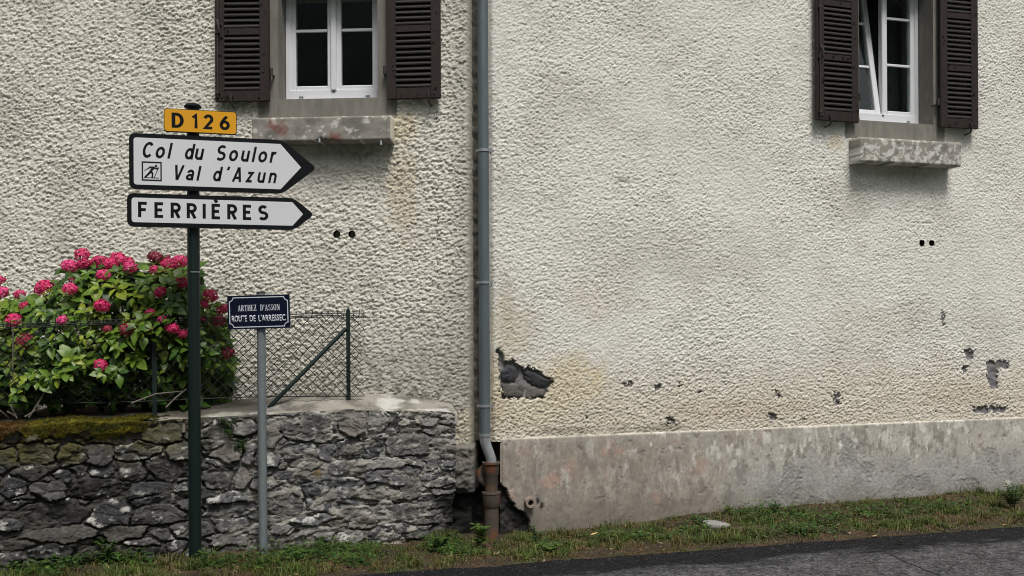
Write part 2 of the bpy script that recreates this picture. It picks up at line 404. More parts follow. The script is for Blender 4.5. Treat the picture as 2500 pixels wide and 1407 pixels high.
# hill behind the camera: what the window panes mirror
nx, ny = 90, 24
gx, gy = np.meshgrid(np.linspace(-260, 260, nx), np.linspace(-45, -210, ny))
gz = -0.9 + sstep(-45, -190, gy) * 120 * (0.85 + 0.25 * perlin(gx / 60, gy / 60, 3)) + 4 * fbm(gx / 9, gy / 9, 5) * sstep(-45, -70, gy)
struct(link('hill', np_mesh('hill', np.stack([gx.ravel(), gy.ravel(), gz.ravel()], 1), grid_faces(nx, ny)), M['wood']))

def verge_height(x, y):
    d = -((np.asarray(x) - FRD.o.x) * math.sin(FRD.a)) + (np.asarray(y) - FRD.o.y) * math.cos(FRD.a)   # distance inside the road edge
    xx = np.asarray(x); h = 0.006 - 0.085 * sstep(0.05, 0.75, d) * np.exp(-((xx - 0.15) / 1.25) ** 2) - 0.02 * sstep(0.05, 0.6, d) * (xx < -0.8) + 0.022 * fbm(np.asarray(x) * 2.3, np.asarray(y) * 2.3, 21, 3) * sstep(0.0, 0.25, d) \
        + 0.012 * fbm(np.asarray(x) * 11, np.asarray(y) * 11, 22, 3) * sstep(-0.02, 0.12, d)
    return h, d
def verge_green(x, y):
    n = fbm(np.asarray(x) * 1.7, np.asarray(y) * 2.6, 31, 3)
    return n
ddx = 0.024
s_ = np.arange(-4.6, 7.2, ddx); n_ = np.arange(-0.10, 2.3, ddx)
SS, NN = np.meshgrid(s_, n_)
edge = 0.05 * fbm(SS * 1.5, SS * 0 + 3.1, 41, 4) + 0.02 * fbm(SS * 9, SS * 0, 42, 3)
NN2 = np.maximum(NN, edge + 0.0) if False else NN + np.clip(1 - NN / 0.4, 0, 1) * (edge + 0.045)
X = FRD.o.x + SS * math.cos(FRD.a) - NN2 * math.sin(FRD.a); Y = FRD.o.y + SS * math.sin(FRD.a) + NN2 * math.cos(FRD.a)
Z, D = verge_height(X, Y); Z = np.where(NN < -0.07, -0.02, Z)
ng = verge_green(X, Y)
col = np.ones(X.shape + (3,)) * np.array((0.036, 0.027, 0.019))
col = mixc(col, (0.068, 0.044, 0.028), sstep(0.0, 0.35, fbm(X * 3.1, Y * 3.1, 51, 4)))
col = mixc(col, (0.045, 0.058, 0.018), sstep(-0.1, 0.4, ng))
col = mixc(col, (0.075, 0.045, 0.026), sstep(0.05, 0.4, fbm(X * 5, Y * 5, 57, 3)) * 0.7)
V = np.stack([X.ravel(), Y.ravel(), Z.ravel()], 1)
vg = link('verge', np_mesh('verge', V, grid_faces(len(s_), len(n_)), col.reshape(-1, 3)), M['soil'], smooth=True); struct(vg)

# ------------------------------------------------------------------ houses: displaced roughcast walls
def poly_mask(s, z, poly, jag=0.0, seed=0, freq=30.0):
    """signed-ish inside test with a ragged outline"""
    s = s + jag * perlin(s * freq, z * freq, seed); z = z + jag * perlin(s * freq + 40, z * freq, seed + 1)
    ins = np.zeros(s.shape, bool); n = len(poly)
    for i in range(n):
        x0, z0 = poly[i]; x1, z1 = poly[(i + 1) % n]
        c = ((z0 > z) != (z1 > z)) & (s < (x1 - x0) * (z - z0) / (z1 - z0 + 1e-12) + x0)
        ins ^= c
    return ins

def blob(s, z, c, r, seed=0, rag=0.45, freq=6.0):
    """ragged patch of stain or painted shade: 1 inside, 0 outside"""
    out = np.zeros(s.shape); i0, i1 = np.searchsorted(s[0], (c[0] - r[0] * 1.6, c[0] + r[0] * 1.6)); zc = z[:, 0] if s.shape[0] > 1 else z
    j0, j1 = np.searchsorted(zc, (c[1] - r[1] * 1.6, c[1] + r[1] * 1.6)); w_ = (slice(j0, j1), slice(i0, i1)); s, z = s[w_], z[w_]
    if s.size == 0: return out
    d = np.hypot((s - c[0]) / r[0], (z - c[1]) / r[1]); d = d + rag * fbm(s * freq, z * freq, seed, 4)
    m = 1 - sstep(0.35, 1.0, d)
    out[w_] = m * (0.55 + 0.45 * sstep(-0.15, 0.2, fbm(s * 26, z * 18, seed + 40, 4, 0.65))); return out

def plaster_lumps(s, z, a, seed, ax=1.35):
    """thrown roughcast: rounded clots with sharp hollows between"""
    w1 = fbm(s * 14, z * 14, seed + 50, 2) * 0.30; w2 = fbm(s * 14 + 9, z * 14, seed + 51, 2) * 0.30
    sh = s - 0.35 * z
    big = facets(sh / (a * ax) + w1, z / a + w2, seed, 0.60)
    small = facets(sh / (a * ax * 0.52) + w2, z / (a * 0.52) + w1, seed + 3, 0.55)
    return 0.62 * big + 0.40 * small + 0.12 * fbm(s / (a * 2.5), z / (a * 2.5), seed + 9, 2)

house_l = thing_f(FL, 'house', 'house with coarse cream roughcast wall behind the pink hydrangea', 'house')
house_r = thing_f(FR, 'house', 'house with cream roughcast wall above a stained grey plinth', 'house')

# openings measured off the photo (local s,z of each wall)
def rect_of(fr, x0, x1, ybot, y=0.0, xm=None):
    xm = xm or (x0 + x1) / 2
    return fr.loc(x0, ybot, y)[0], fr.loc(x1, ybot, y)[0], fr.loc(xm, ybot, y)[1]
WIN_H = 1.78
OL = rect_of(FL, 681, 923, 240)               # left opening: s0, s1, sill height
OR = rect_of(FR, 2085, 2277, 298)
OR = (OR[1] - (OL[1] - OL[0]), OR[1], OR[2])
BL = (FL.loc(632, 270)[0], FL.loc(970, 270)[0], FL.loc(800, 287)[1])   # cement surround: s0,s1, bottom
BR = (OR[0] - 0.145, OR[1] + 0.125, FR.loc(2200, 343)[1])
HOLES_L = [FL.loc(823, 573), FL.loc(860, 572)]
HOLES_R = [FR.loc(2250, 594), FR.loc(2274, 594)]

# --- left wall
step = 0.0066
s_ = np.concatenate([np.arange(-6.0, -4.35, 0.015), np.arange(-4.35, 0.03, step)]); z_ = np.arange(0.62, 4.45, step)
S, Zg = np.meshgrid(s_, z_)
lump = plaster_lumps(S, Zg, 0.0235, 3, 1.45)
amp = 0.0225 * (0.85 + 0.35 * fbm(S * 1.3, Zg * 1.3, 77, 2))
Yd = -lump * amp + 0.010 * fbm(S * 1.1, Zg * 1.1, 78, 3)
round_e = sstep(-0.055, 0.03, S)
Yd = Yd * (1 - 0.5 * round_e) + 0.13 * round_e ** 2
base = np.ones(S.shape + (3,)) * np.array((0.70, 0.675, 0.60))
base = mixc(base, (0.58, 0.56, 0.495), sstep(-0.1, 0.5, fbm(S * 2.2, Zg * 2.2, 79, 4)))
base = mixc(base, (0.25, 0.24, 0.21), 0.95 * sstep(2.10, 1.0, Zg + 0.45 * fbm(S * 2, Zg * 2, 80, 5)) * sstep(-1.9, -0.45, S + 0.3 * fbm(S * 3, Zg * 2, 88, 4)) * (0.6 + 0.4 * sstep(-0.1, 0.25, fbm(S * 14, Zg * 9, 87, 4))))       # splash grime
base = mixc(base, (0.36, 0.345, 0.30), 0.55 * sstep(-0.22, -0.02, S + 0.08 * fbm(S * 3, Zg * 3, 83, 3)))                           # edge coloured darker for the shade beside the pipe
p = FL.loc(985, 300); base = mixc(base, (0.58, 0.48, 0.31), 0.75 * blob(S, Zg, (p[0], p[1] - 0.02), (0.15, 0.16), 81))
p = FL.loc(985, 470); base = mixc(base, (0.55, 0.46, 0.32), 0.7 * blob(S, Zg, p, (0.20, 0.55), 82))
p = FL.loc(1130, 1040); base = mixc(base, (0.64, 0.57, 0.41), 0.6 * blob(S, Zg, p, (0.16, 0.2), 84))
p = FL.loc(870, 320); base = mixc(base, (0.30, 0.29, 0.25), 0.8 * blob(S, Zg, (p[0], p[1] - 0.12), (0.45, 0.22), 85))             # ledge shadow painted onto the wall below it
p = FL.loc(640, 262); base = mixc(base, (0.40, 0.37, 0.30), 0.5 * blob(S, Zg, p, (0.30, 0.10), 86))
ok = np.ones(S.shape, bool)
ok &= ~((S > BL[0]) & (S < BL[1]) & (Zg > BL[2]))
for hc in HOLES_L: ok &= np.hypot(S - hc[0], Zg - hc[1]) > 0.0325
Fq = grid_faces(len(s_), len(z_)); keep = ok.ravel()[Fq].all(1) if False else ok.ravel()[Fq].sum(1) >= 2
V = np.stack([S.ravel(), Yd.ravel(), Zg.ravel()], 1)
V, Fq, cc = compact(V, Fq[keep], base.reshape(-1, 3))
link('wall', np_mesh('wall', V, Fq, cc), M['render_l'], house_l, smooth=True)
mb = MB()                                     # rest of the wall outside the picture
mb.box(-6.0, -0.06, 0.03, 0.45, 4.43, 6.2); mb.box(-9.0, -5.99, 0.0, 0.45, -0.15, 6.2)
mb.box(-6.0, BL[0] - 0.01, 0.06, 0.45, -0.05, 4.43); mb.box(BL[1] + 0.01, -0.05, 0.16, 0.45, 0.66, 4.43)
mb.box(BL[0] - 0.01, BL[1] + 0.01, 0.06, 0.45, -0.05, BL[2] - 0.01); mb.box(BL[1] + 0.01, -0.16, 0.06, 0.45, -0.05, 0.66)
wm = mat('roughcast_plain', (0.58, 0.55, 0.47), 0.95, 0.15, 3.0, 0.8, 40.0, bdist=0.01)
mb.build('wall_core', wm, house_l)

# --- right wall
step = 0.0067
S_R1 = FR.loc(2500, 700)[0] + 0.22
s_ = np.arange(-0.01, S_R1, step)
ZPL = FR.loc(1300, 1066)[1]                   # plinth top
z_ = np.arange(ZPL - 0.03, 4.88, step)
S, Zg = np.meshgrid(s_, z_)
lump = plaster_lumps(S, Zg, 0.0185, 13, 1.4)
amp = 0.0145 * (0.8 + 0.5 * fbm(S * 1.1, Zg * 1.1, 177, 3)) + 0.005 * sstep(1.7, 0.9, Zg)
Yd = -lump * amp + 0.012 * fbm(S * 0.9, Zg * 0.9, 178, 3)
Yd = Yd + 0.05 * (1 - sstep(0.0, 0.05, S)) ** 2
base = np.ones(S.shape + (3,)) * np.array((0.715, 0.702, 0.65))
base = mixc(base, (0.62, 0.605, 0.545), sstep(-0.05, 0.5, fbm(S * 1.2, Zg * 1.6, 179, 5)))
base = mixc(base, (0.57, 0.555, 0.49), 0.5 * sstep(0.1, 0.45, fbm(S * 4, Zg * 5, 180, 4)))
low = sstep(1.55, 0.85, Zg + 0.30 * fbm(S * 2.0, Zg * 2.0, 181, 4))
base = mixc(base, (0.56, 0.48, 0.36), 0.55 * low)
for px, py, rx, rz, c_, st in [(1250, 800, .30, .35, (0.57, 0.50, 0.36), .65), (1400, 930, .45, .30, (0.59, 0.50, 0.32), .75), (1300, 1000, .45, .18, (0.63, 0.56, 0.40), .6),
                               (1450, 730, .4, .25, (0.60, 0.53, 0.42), .5), (1800, 1000, .9, .14, (0.52, 0.44, 0.34), .6), (2350, 960, .6, .22, (0.55, 0.47, 0.37), .55),
                               (2100, 800, .7, .3, (0.60, 0.57, 0.47), .5), (2210, 425, .42, .16, (0.42, 0.40, 0.33), .7), (1520, 440, .07, .03, (0.3, 0.3, 0.25), .9),  # the wide patch below the ledge is its shadow, painted in
                               (1600, 1045, .6, .05, (0.24, 0.21, 0.17), .8), (1380, 1052, .45, .05, (0.28, 0.24, 0.19), .75), (1240, 760, .10, .4, (0.46, 0.41, 0.31), .5), (2040, 345, .12, .1, (0.56, 0.44, 0.27), .6), (1215, 960, .12, .5, (0.50, 0.42, 0.28), .6)]:
    base = mixc(base, c_, st * blob(S, Zg, FR.loc(px, py), (rx, rz), px % 97))
# fallen render: ragged windows on the stone behind
def lp(pts): return [FR.loc(x, y) for x, y in pts]
BREAKS = [lp([(1212, 850), (1224, 852), (1232, 884), (1248, 880), (1270, 895), (1300, 900), (1330, 918), (1352, 932), (1338, 952), (1330, 972), (1262, 976), (1224, 972), (1220, 905)]),
          lp([(2408, 884), (2462, 882), (2463, 900), (2436, 902), (2438, 950), (2418, 952), (2410, 918)]), lp([(2352, 852), (2384, 858), (2370, 880), (2360, 878)]),
          lp([(2372, 996), (2392, 992), (2458, 994), (2456, 1008), (2376, 1010)]), lp([(2036, 960), (2048, 958), (2052, 988), (2034, 988)]),
          lp([(1600, 938), (1612, 936), (1614, 952), (1604, 954)]), lp([(1700, 950), (1714, 948), (1714, 962), (1702, 962)]), lp([(1518, 936), (1545, 932), (1544, 938), (1522, 940)]),
          lp([(1624, 1022), (1640, 1018), (1652, 1034), (1630, 1038)]), lp([(1872, 1012), (1894, 1008), (1892, 1028), (1880, 1026)]), lp([(1893, 962), (1904, 960), (1902, 974), (1894, 976)]),
          lp([(2300, 760), (2308, 762), (2306, 794), (2300, 792)]), lp([(2344, 896), (2364, 898), (2362, 906), (2346, 906)]), lp([(1955, 1018), (1966, 1016), (1965, 1028), (1956, 1028)]),
          lp([(1652, 941), (1664, 940), (1663, 946), (1653, 947)])]
brk = np.zeros(S.shape, bool)
for i, pl in enumerate(BREAKS): brk |= poly_mask(S + (0.05 if i < 4 else 0.075) * fbm(S * 22, Zg * 22, 240, 4, 0.65), Zg + (0.05 if i < 4 else 0.075) * fbm(S * 22 + 9, Zg * 22, 241, 4, 0.65), pl, 0.006, 200 + i, 60.0)
hole_bits = (fbm(S * 15, Zg * 22, 230, 4) > 0.50) & (Zg < 0.92) & (fbm(S * 1.7, Zg * 2, 231, 2) > -0.05)   # small pits just above the plinth
brk |= hole_bits
rockh = np.where(S < 0.75, 0.030, 0.010) + 0.010 * fbm(S * 9, Zg * 14, 232, 4) + 0.012 * np.abs(perlin(S * 6, Zg * 9, 233))
Yd = np.where(brk, rockh, Yd)
stc = np.ones(S.shape + (3,)) * np.array((0.19, 0.185, 0.19))
stc = mixc(stc, (0.21, 0.195, 0.17), sstep(0.1, 0.4, fbm(S * 8, Zg * 12, 234, 4)))
base = np.where(brk[..., None], stc, base)
ok = ~((S > BR[0]) & (S < BR[1]) & (Zg > BR[2]))
for hc in HOLES_R: ok &= np.hypot(S - hc[0], Zg - hc[1]) > 0.0325
Fq = grid_faces(len(s_), len(z_)); keep = ok.ravel()[Fq].sum(1) >= 2
V = np.stack([S.ravel(), Yd.ravel(), Zg.ravel()], 1)
V, Fq, cc = compact(V, Fq[keep], base.reshape(-1, 3))
link('wall', np_mesh('wall', V, Fq, cc), M['render_r'], house_r, smooth=True)
mb = MB()
mb.box(-0.0, S_R1, 0.03, 0.45, 4.86, 6.2); mb.box(S_R1 - 0.01, 12.0, 0.0, 0.45, -0.05, 6.2)
mb.box(0.03, BR[0] - 0.01, 0.07, 0.45, ZPL, 4.86); mb.box(BR[1] + 0.01, S_R1, 0.07, 0.45, -0.05, 4.86)
mb.box(BR[0] - 0.01, BR[1] + 0.01, 0.07, 0.45, -0.05, BR[2] - 0.01); mb.box(0.62, BR[0] - 0.01, 0.07, 0.45, -0.15, ZPL); mb.box(0.10, 0.62, 0.40, 0.45, -0.15, ZPL)
mb.build('wall_core', wm, house_r)

# stones laid bare in the big break
def slab(name, pts, fr, y0, y1, parent, colr, seed, mt):
    pl = [fr.loc(x, y) for x, y in pts]; c = np.mean(pl, 0); rings = []; cols = []
    k = 4
    dense = []
    for i in range(len(pl)):
        a, b_ = np.array(pl[i]), np.array(pl[(i + 1) % len(pl)])
        for q in range(k): dense.append(a + (b_ - a) * q / k)
    dense = np.array(dense); n = len(dense)
    for sc2, yy in ((1.0, y1), (0.97, y0 + 0.006), (0.86, y0), (0.5, y0 - 0.002)):
        ring = c + (dense - c) * sc2; yv = yy + 0.016 * fbm(ring[:, 0] * 22, ring[:, 1] * 40, seed, 3) + (ring[:, 1] - c[1]) * 0.25 * math.sin(seed * 7.7) + (ring[:, 0] - c[0]) * 0.2 * math.cos(seed * 3.1)
        rings.append(np.stack([ring[:, 0], yv, ring[:, 1]], 1))
    V = np.concatenate(rings + [np.array([[c[0], y0 - 0.002, c[1]]])])
    f = []
    for r_ in range(3):
        for i in range(n):
            j = (i + 1) % n; f.append((r_ * n + i, r_ * n + j, (r_ + 1) * n + j, (r_ + 1) * n + i))
    for i in range(n): f.append((3 * n + i, 3 * n + (i + 1) % n, 4 * n, 4 * n))
    me = bpy.data.meshes.new(name); me.from_pydata([tuple(v) for v in V], [], [tuple(dict.fromkeys(q)) for q in f]); me.update()
    cc = np.ones((len(V), 3)) * np.array(colr) * (0.8 + 0.5 * (0.5 + fbm(V[:, 0] * 30, V[:, 2] * 30, seed + 5, 3)))[:, None]
    set_col(me, cc); return link(name, me, mt, parent, smooth=True)
for i, pts in enumerate([[(1224, 910), (1240, 890), (1266, 900), (1272, 928), (1262, 938), (1226, 930)], [(1270, 902), (1298, 906), (1345, 930), (1336, 946), (1306, 944), (1282, 930)],
                         [(1226, 936), (1258, 942), (1276, 934), (1284, 952), (1278, 970), (1228, 968)], [(1286, 938), (1306, 948), (1334, 952), (1326, 968), (1286, 972)]]):
    slab('stone', pts, FR, 0.016, 0.06, house_r, [(0.060, 0.060, 0.070), (0.048, 0.048, 0.055), (0.085, 0.080, 0.074), (0.10, 0.094, 0.085)][i], 300 + i, M['rock'])

# --- plinth of the right house
s0 = FR.loc(1222, 1100)[0]
step = 0.008
s_ = np.arange(s0, S_R1, step); z_ = np.arange(-0.16, ZPL + 1e-6, step)
S, Zg = np.meshgrid(s_, z_)
zt = ZPL
Yd = -0.022 + 0.006 * fbm(S * 2, Zg * 2, 260, 3) + 0.0015 * fbm(S * 22, Zg * 22, 261, 3)
edge_l = 1 - sstep(0, 0.02, S - s0); Yd += 0.03 * edge_l ** 2
Yd += 0.02 * sstep(0.014, 0.0, zt - Zg)
base = np.ones(S.shape + (3,)) * np.array((0.275, 0.240, 0.205))
streak = fbm(S * 9, Zg * 2.4, 262, 5, 0.6); streak2 = fbm(S * 14, Zg * 4.4, 263, 6, 0.72)
right = sstep(1.3, 2.9, S + 0.5 * fbm(S * 1.5, Zg * 2, 264, 3))
base = mixc(base, (0.43, 0.42, 0.375), right * 0.85)
base = mixc(base, (0.37, 0.35, 0.305), 0.8 * sstep(0.55, 0.72, Zg + 0.12 * streak))
base = mixc(base, (0.40, 0.265, 0.215), 0.75 * sstep(0.12, 0.45, fbm(S * 3.2, Zg * 3.8, 265, 4)) * (1 - 0.75 * right))
mott = fbm(S * 7, Zg * 5, 284, 6, 0.72); mott2 = fbm(S * 12, Zg * 4.5, 285, 6, 0.72)
base = mixc(base, (0.19, 0.175, 0.155), 0.80 * sstep(-0.08, 0.26, mott + 0.35 * streak) * sstep(0.85, 0.45, Zg + 0.3 * streak2))
base = mixc(base, (0.45, 0.425, 0.375), 0.75 * sstep(0.04, 0.18, mott2) * sstep(-0.02, 0.25, Zg) * (0.40 + 0.60 * right))
base = mixc(base, (0.64, 0.62, 0.57), 0.92 * sstep(0.13, 0.20, streak2 + 0.10 * mott) * sstep(0.12, 0.3, Zg) * (0.40 + 0.60 * right) * sstep(-0.2, 0.15, fbm(S * 2, Zg * 3, 270, 2)))
lowg = right * sstep(0.50, 0.22, Zg + 0.22 * fbm(S * 3, Zg * 4, 286, 4)) * sstep(1.9, 2.6, S)
base = mixc(base, (0.30, 0.30, 0.295), 0.75 * lowg); Yd += 0.005 * lowg * fbm(S * 38, Zg * 42, 287, 4, 0.7)
base = mixc(base, (0.56, 0.545, 0.50), sstep(0.22, 0.27, fbm(S * 6.5, Zg * 5, 266, 4)) * sstep(0.45, 0.6, Zg + 0.1 * streak) * sstep(0.5, 1.4, S) * 0.9)
base = mixc(base, (0.52, 0.49, 0.41), 0.8 * sstep(0.022, 0.008, zt - Zg) * sstep(-0.35, 0.1, fbm(S * 5, Zg * 2, 288, 3)))
rp_ = np.zeros(S.shape)
for px, py, rx, rz in [(1930, 1185, .17, .26), (2075, 1100, .16, .2), (2230, 1180, .28, .14), (2360, 1190, .26, .12), (1985, 1225, .16, .10), (2420, 1120, .12, .18), (2110, 1150, .12, .1)]:
    rp_ = np.maximum(rp_, blob(S, Zg, FR.loc(px, py), (rx, rz), px % 53, 0.75, 5.0))
rough_p = sstep(0.30, 0.48, rp_)                                             # coat gone, rough concrete bared
base = mixc(base, (0.25, 0.245, 0.235), rough_p * 0.8)
base = mixc(base, (0.36, 0.355, 0.34), rough_p * 0.7 * sstep(0.1, 0.4, fbm(S * 14, Zg * 14, 268, 3)))
Yd += rough_p * (0.004 + 0.008 * fbm(S * 40, Zg * 44, 269, 4, 0.7))
damp = sstep(0.26, -0.06, Zg + 0.16 * fbm(S * 5, Zg * 4, 271, 4)); base = mixc(base, (0.13, 0.118, 0.10), damp * 0.55)
for px, py, r_ in [(1752, 1112, .05), (1800, 1105, .06), (1790, 1130, .05), (2085, 1090, .035), (2455, 1178, .06), (1905, 1090, .03)]:
    base = mixc(base, (0.58, 0.57, 0.53), 0.9 * blob(S, Zg, FR.loc(px, py), (r_ * 0.8, r_), px % 31, 0.5, 14))
for px, py in [(1310, 1218), (1322, 1234)]: base = mixc(base, (0.02, 0.02, 0.02), blob(S, Zg, FR.loc(px, py), (0.03, 0.05), px % 31, 0.7, 20))
base = base * (1 + 0.32 * fbm(S * 34, Zg * 22, 289, 5, 0.75))[..., None]; chips = sstep(0.30, 0.34, fbm(S * 11, Zg * 8, 292, 5, 0.7)); base = mixc(base, (0.20, 0.185, 0.165), chips * 0.7); Yd += 0.004 * chips
CORN = lp([(1210, 1175), (1232, 1190), (1246, 1215), (1256, 1236), (1278, 1250), (1292, 1275), (1300, 1320), (1210, 1330)])
cor = poly_mask(S, Zg, CORN, 0.02, 280, 16.0)
Yd = np.where(cor, 0.035 + 0.03 * fbm(S * 12, Zg * 12, 281, 3), Yd)
base = np.where(cor[..., None], np.array((0.022, 0.021, 0.021)) * (1 + 0.9 * sstep(0.0, 0.5, fbm(S * 20, Zg * 20, 282, 3)))[..., None], base)
base = mixc(base, (0.46, 0.42, 0.34), 0.6 * edge_l * (~cor))
V = np.stack([S.ravel(), Yd.ravel(), Zg.ravel()], 1); Fq = grid_faces(len(s_), len(z_))
# top ledge back to the wall and the left cheek of the plinth
n0 = len(V); ns = len(s_)
top = np.stack([s_, np.full(ns, 0.06), np.full(ns, zt + 0.002)], 1); ti = (len(z_) - 1) * ns + np.arange(ns)
nzv = len(z_); cheek = np.stack([np.full(nzv, s0), np.full(nzv, 0.42), z_], 1); ci = np.arange(nzv) * ns
V2 = np.concatenate([V, top, cheek]); a = np.arange(ns - 1); bq = np.arange(nzv - 1)
F2 = np.concatenate([Fq, np.stack([ti[a], ti[a + 1], n0 + a + 1, n0 + a], 1), np.stack([ci[bq + 1], ci[bq], n0 + ns + bq, n0 + ns + bq + 1], 1)])
C2 = np.concatenate([base.reshape(-1, 3), np.tile((0.42, 0.39, 0.33), (ns, 1)), np.tile((0.10, 0.09, 0.08), (nzv, 1))])
link('plinth', np_mesh('plinth', V2, F2, C2), M['plaster'], house_r, smooth=True)
# clay drain stub in the plinth
c = FR.loc(1294, 1227, -0.06)
mb = MB().ring_tube(c, 0.042, 0.024, -0.085, -0.02); o = mb.build('drain_stub', M['clay'], house_r, smooth=True)
MB().add([(c[0] + 0.024 * math.cos(k), -0.035, c[1] + 0.024 * math.sin(k)) for k in [2 * math.pi * q / 16 for q in range(16)]], [tuple(range(16))]).build('drain_mouth', M['dark'], o)

# --- slot between the houses: dark stone backing
s_ = np.arange(-0.42, 0.12, 0.012); z_ = np.arange(-0.16, 4.9, 0.012)
S, Zg = np.meshgrid(s_, z_)
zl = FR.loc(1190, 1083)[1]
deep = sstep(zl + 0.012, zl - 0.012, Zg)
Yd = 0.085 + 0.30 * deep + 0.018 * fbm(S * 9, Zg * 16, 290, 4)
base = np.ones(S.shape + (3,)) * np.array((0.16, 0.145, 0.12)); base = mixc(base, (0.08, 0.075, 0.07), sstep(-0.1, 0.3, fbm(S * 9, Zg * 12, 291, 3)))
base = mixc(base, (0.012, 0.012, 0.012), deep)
V = np.stack([S.ravel(), Yd.ravel(), Zg.ravel()], 1)
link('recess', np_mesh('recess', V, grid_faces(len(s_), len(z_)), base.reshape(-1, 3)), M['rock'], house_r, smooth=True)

# --- plaster pier that ends the left house beside the slot
def grid_patch(name, fr, s0, s1, z0, z1, st, yfun, cfun, mt, parent, depth=0.3, okfun=None):
    s_ = np.arange(s0, s1 + st * 0.5, st); z_ = np.arange(z0, z1 + st * 0.5, st); S, Zg = np.meshgrid(s_, z_)
    Yd = yfun(S, Zg); C = cfun(S, Zg)
    # wrap the border back so that the piece has thickness
    S2 = np.pad(S, 1, mode='edge'); Z2 = np.pad(Zg, 1, mode='edge'); Y2 = np.pad(Yd, 1, mode='edge'); C2 = np.pad(C, ((1, 1), (1, 1), (0, 0)), mode='edge')
    Y2[0, :] = Y2[-1, :] = depth; Y2[:, 0] = Y2[:, -1] = depth
    V = np.stack([S2.ravel(), Y2.ravel(), Z2.ravel()], 1); Fq = grid_faces(S2.shape[1], S2.shape[0])
    if okfun is not None:
        ok = okfun(S2, Z2).ravel(); Fq = Fq[ok[Fq].all(1)]
    return link(name, np_mesh(name, V, Fq, C2.reshape(-1, 3)), mt, parent, smooth=True)
a0 = FL.loc(1098, 1150, -0.09)[0]; a1 = FL.loc(1156, 1150, -0.09)[0]; zb = FL.loc(1130, 1205, -0.09)[1]; ztop = FL.loc(1130, 1086, -0.06)[1]
def pier_y(S, Z): return -0.09 + 0.05 * sstep(ztop - 0.03, ztop, Z) + 0.045 * fbm(S * 9, Z * 11, 310, 5, 0.65) + 0.02 * sstep(a1 - 0.03, a1, S) ** 2 + 0.02 * (1 - sstep(zb, zb + 0.06, Z)) \
    + 0.012 * np.exp(-((S - (a0 + 0.035) - 0.02 * perlin(Z * 6, Z * 0, 311)) / 0.006) ** 2)
def pier_c(S, Z):
    c = np.ones(S.shape + (3,)) * np.array((0.15, 0.142, 0.125)); c = mixc(c, (0.075, 0.072, 0.066), sstep(-0.1, 0.4, fbm(S * 7, Z * 7, 312, 4)))
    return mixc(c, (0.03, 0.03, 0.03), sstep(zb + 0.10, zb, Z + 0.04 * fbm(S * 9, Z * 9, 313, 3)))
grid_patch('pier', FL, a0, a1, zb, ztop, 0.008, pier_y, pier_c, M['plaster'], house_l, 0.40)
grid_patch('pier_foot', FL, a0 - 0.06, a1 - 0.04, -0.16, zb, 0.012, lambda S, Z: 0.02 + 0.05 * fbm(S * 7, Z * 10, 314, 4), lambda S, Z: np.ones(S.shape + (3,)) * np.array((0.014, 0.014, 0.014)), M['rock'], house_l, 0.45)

# --- cement surrounds, ledges, vent holes
def surround(house, O, B):
    mb = MB(); s0, s1, zs = O; zt = zs + WIN_H; dep = 0.42; pr = -0.012
    mb.box(B[0], s0, pr, dep, B[2], zt + 0.14); mb.box(s1, B[1], pr, dep, B[2], zt + 0.14)
    mb.box(s0, s1, pr + 0.002, 0.44, B[2], zs - 0.004); mb.box(s0, s1, pr + 0.002, dep, zt, zt + 0.14)
    return mb.build('surround', M['cement'], house)
surround(house_l, OL, BL); surround(house_r, OR, BR)

def ledge(house, fr, x0, x1, yt, yb, dep, seed, red):
    s0, z1 = fr.loc(x0, yt, -dep); s1, _ = fr.loc(x1, yt, -dep); z1 = fr.loc((x0 + x1) / 2, yt, -dep)[1]; z0 = fr.loc((x0 + x1) / 2, yb, -dep)[1]
    def yf(S, Z): return -dep + 0.004 * fbm(S * 14, Z * 14, seed, 4) + 0.012 * sstep(z0 + 0.022, z0, Z) ** 2 + 0.008 * sstep(z1 - 0.015, z1, Z) + 0.03 * sstep(0.30, 0.45, fbm(S * 4, Z * 0 + 1, seed + 5, 2)) * sstep(z0 + 0.03, z0, Z + 0.02 * perlin(S * 30, Z * 0, seed))
    def cf(S, Z):
        c = np.ones(S.shape + (3,)) * np.array((0.27, 0.255, 0.225)); c = mixc(c, (0.17, 0.163, 0.148), sstep(-0.2, 0.4, fbm(S * 6, Z * 6, seed + 1, 4)))
        th = 0.17 if red else 0.02
        c = mixc(c, (0.58, 0.57, 0.53), 0.85 * sstep(th, th + 0.16, fbm(S * (8 if red else 13), Z * (11 if red else 16), seed + 2, 6, 0.68) + (0.04 if red else 0.16 * (z1 - Z) / (z1 - z0) - 0.02)))
        if red: c = mixc(c, (0.56, 0.51, 0.42), (S > s1 - 0.006) * 0.9)
        if red:
            for px, py, rx, rz in ((672, 305, .10, .07), (815, 332, .08, .05), (690, 318, .05, .06)):
                c = mixc(c, (0.20, 0.060, 0.045), 0.75 * blob(S, Z, fr.loc(px, py, -dep), (rx, rz), seed + 4, 0.9, 14))
        return c
    o = grid_patch('window_ledge', fr, s0, s1, z0, z1, 0.008, yf, cf, M['plaster'], house, 0.06)
    return s0, s1, z0, z1
led_l = ledge(house_l, FL, 615, 955, 284, 346, 0.17, 400, True)
led_r = ledge(house_r, FR, 2100, 2346, 342, 401, 0.17, 420, False)
# stub ends of old rods under the ledge rims
for h_, fr, pts in ((house_l, FL, [(780, 340), (930, 346)]), ):
    for px, py in pts:
        x, z = fr.loc(px, py, -0.17); MB().tube([(x, -0.10, z), (x, -0.178, z), (x + 0.004, -0.182, z - 0.03)], 0.009, 8).build('iron_stub', M['galv'], h_, smooth=True)

